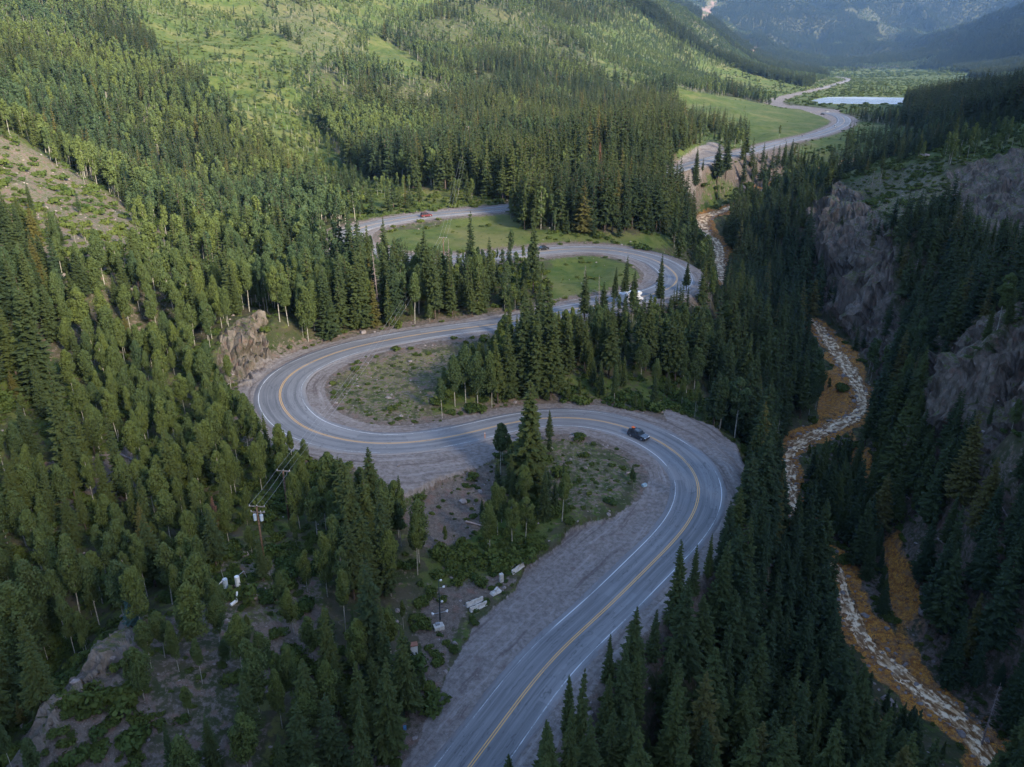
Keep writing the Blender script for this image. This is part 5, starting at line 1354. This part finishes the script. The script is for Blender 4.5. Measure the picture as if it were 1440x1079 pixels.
bm = B(); box(bm, (0, 0, .75), (.14, .06, 1.6)); bm_obj('post', bm, simple('orange_plastic', (.62, .24, .07), .6), e, bevel=.01); bm = B(); box(bm, (0, -.04, 1.35), (.10, .02, .22)); bm_obj('reflector', bm, M_WH, e)
p = on_ground(906, 684); e = empty('plastic_crate', p, .6); tag(e, 'pale blue crate on the grass inside the nearest bend', 'crate')
M_PB = simple('pale_blue_plastic', (.40, .56, .66), .5)
bm = B(); box(bm, (0, 0, .05), (.9, .6, .1)); [box(bm, c_, s_) for c_, s_ in (((.43, 0, .28), (.05, .6, .45)), ((-.43, 0, .28), (.05, .6, .45)), ((0, .28, .28), (.8, .05, .45)), ((0, -.28, .28), (.8, .05, .45)))]
bm_obj('crate_body', bm, M_PB, e); bm = B(); box(bm, (0, 0, .52), (.95, .1, .04)); bm_obj('handle', bm, M_PB, e)
# hillside station
p = on_ground(324, 832); e = empty('avalanche_station', p, .2); tag(e, 'white and blue metal station with angled arm in the hillside clearing', 'station')
M_PU = simple('faded_red_steel', (.20, .09, .10), .6)
bm = B(); box(bm, (.4, 0, .35), (2.2, 1.1, .7)); bm_obj('base_frame', bm, M_PU, e, bevel=.03)
for xx, mm, hh_ in ((-.5, M_TRF, 1.7), (1.2, M_WH, 1.9)):
    bm = B(); cyl(bm, (xx, 0, .6), (xx, 0, .6 + hh_), .36, n=14); bm_obj('gas_drum', bm, mm, e, bevel=.03)
bm = B(); cyl(bm, (-.5, 0, 2.4), (-2.0, -.3, .9), .10, n=8); bm_obj('angled_arm', bm, M_WH, e)
bm = B(); cyl(bm, (-.5, .2, .6), (-.9, .5, 3.6), .04, n=6); bm_obj('antenna', bm, M_STL, e)
bm = B(); cyl(bm, (1.2, 0, 2.4), (2.2, .4, 3.0), .05, n=6); cyl(bm, (2.2, .4, 3.0), (2.5, .3, 1.9), .05, n=6); bm_obj('pipe', bm, M_CH, e)
p = on_ground(331, 849); e = empty('pipe_elbow', p, 1.0); tag(e, 'bent white pipe section lying below the hillside station', 'pipe')
bm = B(); cyl(bm, (-.8, 0, .25), (.3, 0, .35), .24, n=12); bm_obj('pipe_run', bm, M_WH, e, bevel=.02); bm = B(); cyl(bm, (.3, 0, .35), (.9, .5, 1.3), .14, n=10); bm_obj('pipe_branch', bm, M_WH, e, bevel=.02)

# ---- power line
def pole(p_, top, rz, label, arms, trf, grp='poles of the power line'):
    e = empty('utility_pole', p_, rz); tag(e, label, 'utility pole', grp)
    bm = B(); cyl(bm, (0, 0, -.8), (0, 0, top), .19, .13, 10); bm_obj('pole', bm, M_POLE, e, True)
    ends = []
    for k_, (dz, L_) in enumerate(arms):
        bm = B(); box(bm, (0, .17, top - dz), (L_, .12, .14)); a_ = bm_obj('crossarm', bm, M_ARM, e, bevel=.01)
        for xx in (-L_ * .45, 0 if k_ == 0 else L_ * .2, L_ * .45):
            bm = B()
            for q in range(3): cyl(bm, (xx, .17, top - dz + .07 + q * .07), (xx, .17, top - dz + .13 + q * .07), .075, .04, 8)
            bm_obj('insulator', bm, M_PORC, a_)
            if k_ == 0: ends.append(Vector((xx, .17, top - dz + .3)))
    for i in range(trf):
        s = -1 if i == 0 else 1
        bm = B(); cyl(bm, (s * .52, .1, top - 2.6), (s * .52, .1, top - 1.55), .27, n=14); t_ = bm_obj('transformer', bm, M_TRF, e, bevel=.03)
        for q in (-.1, .1):
            bm = B(); cyl(bm, (s * .52 + q, .1, top - 1.55), (s * .52 + q, .1, top - 1.25), .05, .03, 6); bm_obj('bushing', bm, M_PORC, t_)
    c, s_ = math.cos(rz), math.sin(rz)
    return [p_ + Vector((v.x * c - v.y * s_, v.x * s_ + v.y * c, v.z)) for v in ends]
pa = on_ground(372, 792); pb = on_ground(407, 735); pc = on_ground(624, 362); pe = on_ground(660, 236)
d_ = pc - pa; lz = math.atan2(d_.y, d_.x) - math.pi / 2
A_ = pole(pa, toph(pa, 712), lz, 'wooden power pole with two crossarms and two grey-blue transformers', [(.15, 2.6), (1.15, 2.3)], 2)
Bq = pole(pb, toph(pb, 662), lz, 'slim wooden power pole among aspens behind the transformer pole', [(.15, 2.4)], 0)
Cq = pole(pc, toph(pc, 334), lz, 'wooden power pole on the grass between the upper road levels', [(.15, 2.6)], 0)
Dq = pole(pe, toph(pe, 178), lz, 'far power pole with pale crossarm rising among the upper spruces', [(.15, 2.8)], 0)
M_WI = simple('aluminium_wire', (.36, .37, .39), .5, .4, .4)
for k_, nm in enumerate(('left', 'middle', 'right')):
    g = Geo()
    for u_, v_ in ((A_[k_], Bq[k_]), (Bq[k_], Cq[k_]), (Cq[k_], Dq[k_])):
        L_ = (v_ - u_).length; n_p = 18
        pth = [tuple(u_.lerp(v_, t_) - Vector((0, 0, 4 * (L_ * .018) * t_ * (1 - t_)))) for t_ in np.linspace(0, 1, n_p)]
        g.add(*cone_tube(pth, .016, .016, 4))
    o = link('power_cable', g.mesh('power_cable', M_WI)); tag(o, '%s overhead power cable running from the transformer pole up the valley' % nm, 'cable', 'cables of the power line')

# ---- dead and rusty trees, logs
DG = [dead_geo(16, 700 + i).mesh('dead_tree', MDE) for i in range(3)]
M_PK = simple('weathered_pink_wood', (.27, .18, .17), .9, .1, var=.2)
DEAD = [(773, 712, 655, 'bare pale snag on the island inside the nearest bend'), (821, 446, 374, 'reddish dead spruce at the third bend, left of two'), (842, 446, 387, 'grey dead spruce at the third bend, right of two'),
 (1020, 860, 752, 'tall pale grey snag among spruces right of the near straight'), (1085, 660, 590, 'thin dead spruce on the creek bank above the nearest bend'), (633, 410, 336, 'dead grey spruce in front of the upper grass slope'), (534, 450, 352, 'tall dead-trunked spruce beside the road behind the left bend'),
 (1160, 1010, 905, 'bare grey spruce left of the lower creek'), (1010, 1010, 905, 'leafless brown snag among the bottom right spruces'), (1380, 1050, 960, 'dead spruce on the right bank at the lower corner'),(170, 262, 236, 'small bare snag on the stony spur'), (1226, 262, 236, 'thin bare snag on the cliff-top meadow, left one'), (1237, 262, 238, 'thin bare snag on the cliff-top meadow, right one')]
for i, (a, b, c, lb_) in enumerate(DEAD):
    p = on_ground(a, b); h_ = min(toph(p, c), 26); o = link('dead_tree', DG[i % 3]); o.location = p; o.scale = (h_ / 16,) * 3; o.rotation_euler = (random.uniform(-.04, .04), random.uniform(-.04, .04), random.uniform(0, 6)); tag(o, lb_, 'dead tree')
for (a, b, c, lb_) in ((305, 745, 697, 'rusty brown dying spruce left of the transformer pole'), (772, 250, 205, 'reddish brown spruce inside the dark upper stand'), (842, 250, 200, 'brown needled spruce in the middle of the upper stand')):
    p = on_ground(a, b); h_ = min(24, toph(p, c)); e = empty('dying_spruce', p, 0); tag(e, lb_, 'spruce'); s_ = h_ / HS; e.scale = (s_, s_, s_)
    mc = SPM[1][0].copy(); mc.materials[0] = MRU; link('crown', mc, e); link('trunk', SPM[1][1], e)
for (a, b, c, lb_) in ((270, 792, 738, 'pale blue spruce standing above the hillside station'), (187, 880, 833, 'small blue spruce beside the upper end of the rock ridge'), (1330, 370, 325, 'blue-green spruce below the right cliff')):
    p = on_ground(a, b); h_ = toph(p, c); e = empty('blue_spruce', p, 0); tag(e, lb_, 'spruce'); s_ = h_ / HS; e.scale = (s_ * 1.5, s_ * 1.5, s_)
    mc = SPM[0][0].copy(); mc.materials[0] = MBL; link('crown', mc, e); link('trunk', SPM[0][1], e)
LOGS = [((1318, 758), (1350, 786), 'long pale fallen log on the right bank above the creek'), ((1395, 690), (1420, 735), 'fallen log below the right rock face'), ((1275, 700), (1290, 712), 'short fallen log beside the orange gully'), ((1370, 800), (1392, 830), 'slanting fallen trunk among the right bank spruces'),
 ((168, 640), (190, 650), 'thin fallen log on the left scree patch'), ((655, 735), (690, 745), 'weathered log on the stony bank behind the barriers'), ((560, 262), (596, 284), 'leaning fallen trunk at the foot of the upper spruces'), ((880, 668), (886, 666), 'small bleached log on the grass inside the nearest bend')]
for a, b, lb_ in LOGS:
    u_, v_ = on_ground(*a), on_ground(*b); g = Geo(); u_.z += .25; v_.z += .3
    L_ = v_ - u_
    if L_.length > 16: v_ = u_ + L_.normalized() * 16; v_.z = float(hgt(v_.x, v_.y)) + .3
    g.add(*cone_tube([tuple(u_), tuple(u_.lerp(v_, .5)), tuple(v_)], .20, .09, 7))
    for q in range(7):
        w_ = u_.lerp(v_, .35 + .09 * q); g.add(*cone_tube([tuple(w_), tuple(w_ + Vector((random.uniform(-.7, .7), random.uniform(-.7, .7), random.uniform(.2, .8))))], .035, .01, 4))
    o = link('fallen_log', g.mesh('fallen_log', MDE)); tag(o, lb_, 'log')

# ---- boulders
t = NT('boulder_rock'); oc = t.n('TexCoord').outputs['Object']; ob = t.n('ObjectInfo').outputs['Random']
c = t.mix(t.ramp(t.noise(oc, 1.4, 5, .7), .35, .65), (.13, .115, .115), (.30, .27, .26)); c = t.mix(t.math('MULTIPLY', ob, .5), c, (.26, .21, .19))
MBO = t.done(t.bsdf(c, .9, .2, t.bump(t.noise(oc, 3, 4), .6, .1)))
t = NT('stained_rock'); oc = t.n('TexCoord').outputs['Object']
MBS = t.done(t.bsdf(t.mix(t.ramp(t.noise(oc, 1.6, 5, .7), .4, .6), (.10, .06, .04), (.34, .17, .06)), .8, .3))
def rock_mesh(name, seed, mat, sub=2):
    bm = B(); bmesh.ops.create_icosphere(bm, subdivisions=sub, radius=1); r = np.random.default_rng(seed)
    co_ = np.array([v.co for v in bm.verts]); k_ = r.normal(size=(9, 3)); k_ /= np.linalg.norm(k_, axis=1)[:, None]; dd = r.uniform(.55, .95, 9)
    for v, c_ in zip(bm.verts, co_):
        f = min([1.0] + [d1 / max(1e-3, float(c_ @ kk)) for kk, d1 in zip(k_, dd) if c_ @ kk > .2])
        n1 = float(vnoise3(np.array([c_[0] * 2 + seed]), np.array([c_[1] * 2.]), np.array([c_[2] * 2.]), seed)[0])
        v.co = Vector(c_) * f * (.85 + .3 * n1)
        v.co.z *= .7
    me = bpy.data.meshes.new(name); bm.to_mesh(me); bm.free(); me.materials.append(mat); return me
RM = [rock_mesh('boulder', 800 + i, MBO, 3) for i in range(4)]; RS_ = [rock_mesh('rubble_s%d' % i, 820 + i, MBS, 1) for i in range(2)]; RR_ = [rock_mesh('rubble_r%d' % i, 830 + i, MBO, 1) for i in range(3)]
BO = [(80, 390, 2.6, 'broad flat grey slab on the left hillside'), (651, 706, .9, 'yellowish boulder on the stony bank behind the lone spruce'), (640, 905, .45, 'pale stone in the ditch beside the gravel, upper one'), (626, 945, .4, 'pale stone in the ditch beside the gravel, lower one'),
 (709, 827, .4, 'small white stone beside the upright concrete block'), (560, 655, .4, 'small white stone on the left lobe of gravel'), (1186, 529, 1.0, 'dark boulder in the rapids beside the round bush'), (1150, 508 - 22, .8, 'dark boulder in the upper rapids'), (1185, 835, .8, 'dark boulder near the left creek bank'), (1247, 885, .7, 'dark boulder in the middle of the lower creek'),
 (1288, 965, .9, 'brown boulder at the creek edge below the orange gully'), (1350, 1032, 1.0, 'rust-coloured boulder in the lower creek'), (1300, 862, 1.6, 'grey boulder beside the orange gully'), (1195, 778, 1.0, 'pale boulder on the bank right of the narrow creek'), (1250, 988, 1.6, 'grey rock pile stone left of the lower creek'), (1055, 1060, 1.5, 'pale boulder among the bottom spruces'),
 (1045, 264, 2.2, 'white boulder on the scree below the upper road'), (1036, 252, 1.6, 'pale boulder just below the upper road bank'), (1300, 222, 3.0, 'grey outcrop stone on the cliff-top meadow'), (660, 240, 1.2, 'white boulder among the upper spruces'), (675, 285, .7, 'white stone on the bank above the upper road'), (228, 800, 1.6, 'pale rock in the bushes left of the hillside station'), (357, 838, 1.2, 'flat pale rock right of the hillside station'), (510, 468, 1.2, 'rock on the cut bank behind the left bend'), (872, 603, .3, 'small stone on the outer verge of the nearest bend')]
for i, (a, b, s_, lb_) in enumerate(BO):
    p = on_ground(a, b); o = link('boulder', RM[i % 4]); o.location = p + Vector((0, 0, .15 * s_)); o.scale = (s_, s_ * .8, s_ * (.35 if i == 0 else .8)); o.rotation_euler.z = random.uniform(0, 6); tag(o, lb_, 'boulder')
rx, ry, rs, ri = [], [], [], []
def addr(a_, b_, s_, i_): rx.append(a_); ry.append(b_); rs.append(s_); ri.append(i_)
# along the creek
for k_ in range(3400):
    i = random.randrange(len(CK) - 60); off = random.gauss(0, 1) * 1.1 + random.choice((-1, 1)) * CK[i, 3] * .55
    if random.random() < .18: off = random.uniform(-.4, .4) * CK[i, 3]
    addr(CK[i, 0] + CN[i, 0] * off, CK[i, 1] + CN[i, 1] * off, min(1.2, random.gammavariate(2.2, .17) + .1), random.choice((0, 1, 3, 4, 3)))
a_, b_ = candidates(40, 420, 1.6); sc_ = gat(GSC, a_, b_); gd = gat(GG, a_, b_); rk_ = gat(GRK, a_, b_); oo = gat(GOR, a_, b_); rd_ = gat(GRD, a_, b_)
pr = np.where(rd_ < 1.4, 0, np.where(gd > .5, .02, sc_ * .30 + oo * .5 + rk_ * .1)); m = RNG.random(len(a_)) < pr
rx = np.r_[rx, a_[m]]; ry = np.r_[ry, b_[m]]; rs = np.r_[rs, np.clip(RNG.gamma(1.8, .13, m.sum()) + .07, .06, 1.2) * np.where(gd[m] > .5, .45, 1)]; ri = np.r_[ri, np.where(oo[m] > .5, 3, 0) + RNG.integers(0, 2, m.sum())]
rz_ = hgt(rx, ry)
cr = proto_coll('ru', RR_ + RS_)
scatter('rubble', np.stack([rx, ry, rz_], 1), ri.astype(int), RNG.uniform(0, 6.28, len(rx)), np.stack([rs, rs * .8, rs * .8], 1), RNG.random(len(rx)), cr, ('loose stones strewn over the scree and creek banks', 'rubble'))
# ------------------------------------------------------------------ camera, light, air
cam = bpy.data.cameras.new('camera'); co = bpy.data.objects.new('camera', cam); COL.objects.link(co)
co.location = (0, 0, CH); co.rotation_euler = (math.pi / 2 - PITCH, 0, 0)
cam.sensor_width = 36; cam.lens = 36 * F / 1440; cam.clip_end = 30000; cam.clip_start = .5
SC.camera = co
SUN_EL, SUN_AZ = math.radians(25), math.radians(138)     # azimuth clockwise from the view direction
sd = Vector((math.sin(SUN_AZ) * math.cos(SUN_EL), math.cos(SUN_AZ) * math.cos(SUN_EL), math.sin(SUN_EL)))
L = bpy.data.lights.new('sun', 'SUN'); L.energy = 3.4; L.angle = math.radians(12); L.color = (1, .87, .66)
lo = bpy.data.objects.new('sun', L); COL.objects.link(lo); lo.rotation_euler = sd.to_track_quat('Z', 'Y').to_euler()
w = bpy.data.worlds.new('World'); SC.world = w; w.use_nodes = True
nt = w.node_tree; bg = nt.nodes['Background']; sky = nt.nodes.new('ShaderNodeTexSky'); sky.sky_type = 'NISHITA'
sky.sun_disc = False; sky.sun_elevation = SUN_EL; sky.sun_rotation = SUN_AZ; sky.altitude = 2800; sky.dust_density = 4; sky.ozone_density = .1; sky.air_density = .85
nt.links.new(sky.outputs[0], bg.inputs[0]); bg.inputs[1].default_value = .15
SC.view_settings.view_transform = 'Standard'; SC.view_settings.look = 'None'; SC.view_settings.gamma = 1
SC.view_settings.exposure = EXPO
SC.cycles.max_bounces = 5; SC.cycles.diffuse_bounces = 2; SC.cycles.glossy_bounces = 2; SC.cycles.transparent_max_bounces = 8; SC.cycles.volume_bounces = 0
SC.cycles.transmission_bounces = 2
SC.cycles.use_denoising = True
if HAZE:
    b = [(-9600, -1200, -60), (9600, 11000, 2200)]
    V = [(b[i][0], b[j][1], b[k][2]) for i in (0, 1) for j in (0, 1) for k in (0, 1)]
    Fc = np.array([(0, 1, 3, 2), (4, 6, 7, 5), (0, 4, 5, 1), (2, 3, 7, 6), (0, 2, 6, 4), (1, 5, 7, 3)])
    m = bpy.data.materials.new('haze_air'); m.use_nodes = True; t_ = m.node_tree; t_.nodes.clear()
    o_ = t_.nodes.new('ShaderNodeOutputMaterial'); v_ = t_.nodes.new('ShaderNodeVolumePrincipled')
    v_.inputs['Color'].default_value = (.30, .56, 1, 1); v_.inputs['Density'].default_value = HAZE
    t_.links.new(v_.outputs[0], o_.inputs['Volume'])
    tag(link('haze', mesh_np('haze', V, Fc, m)), 'faint blue haze filling the air of the valley', 'haze', kind='stuff')
print('script', time.time() - T0)
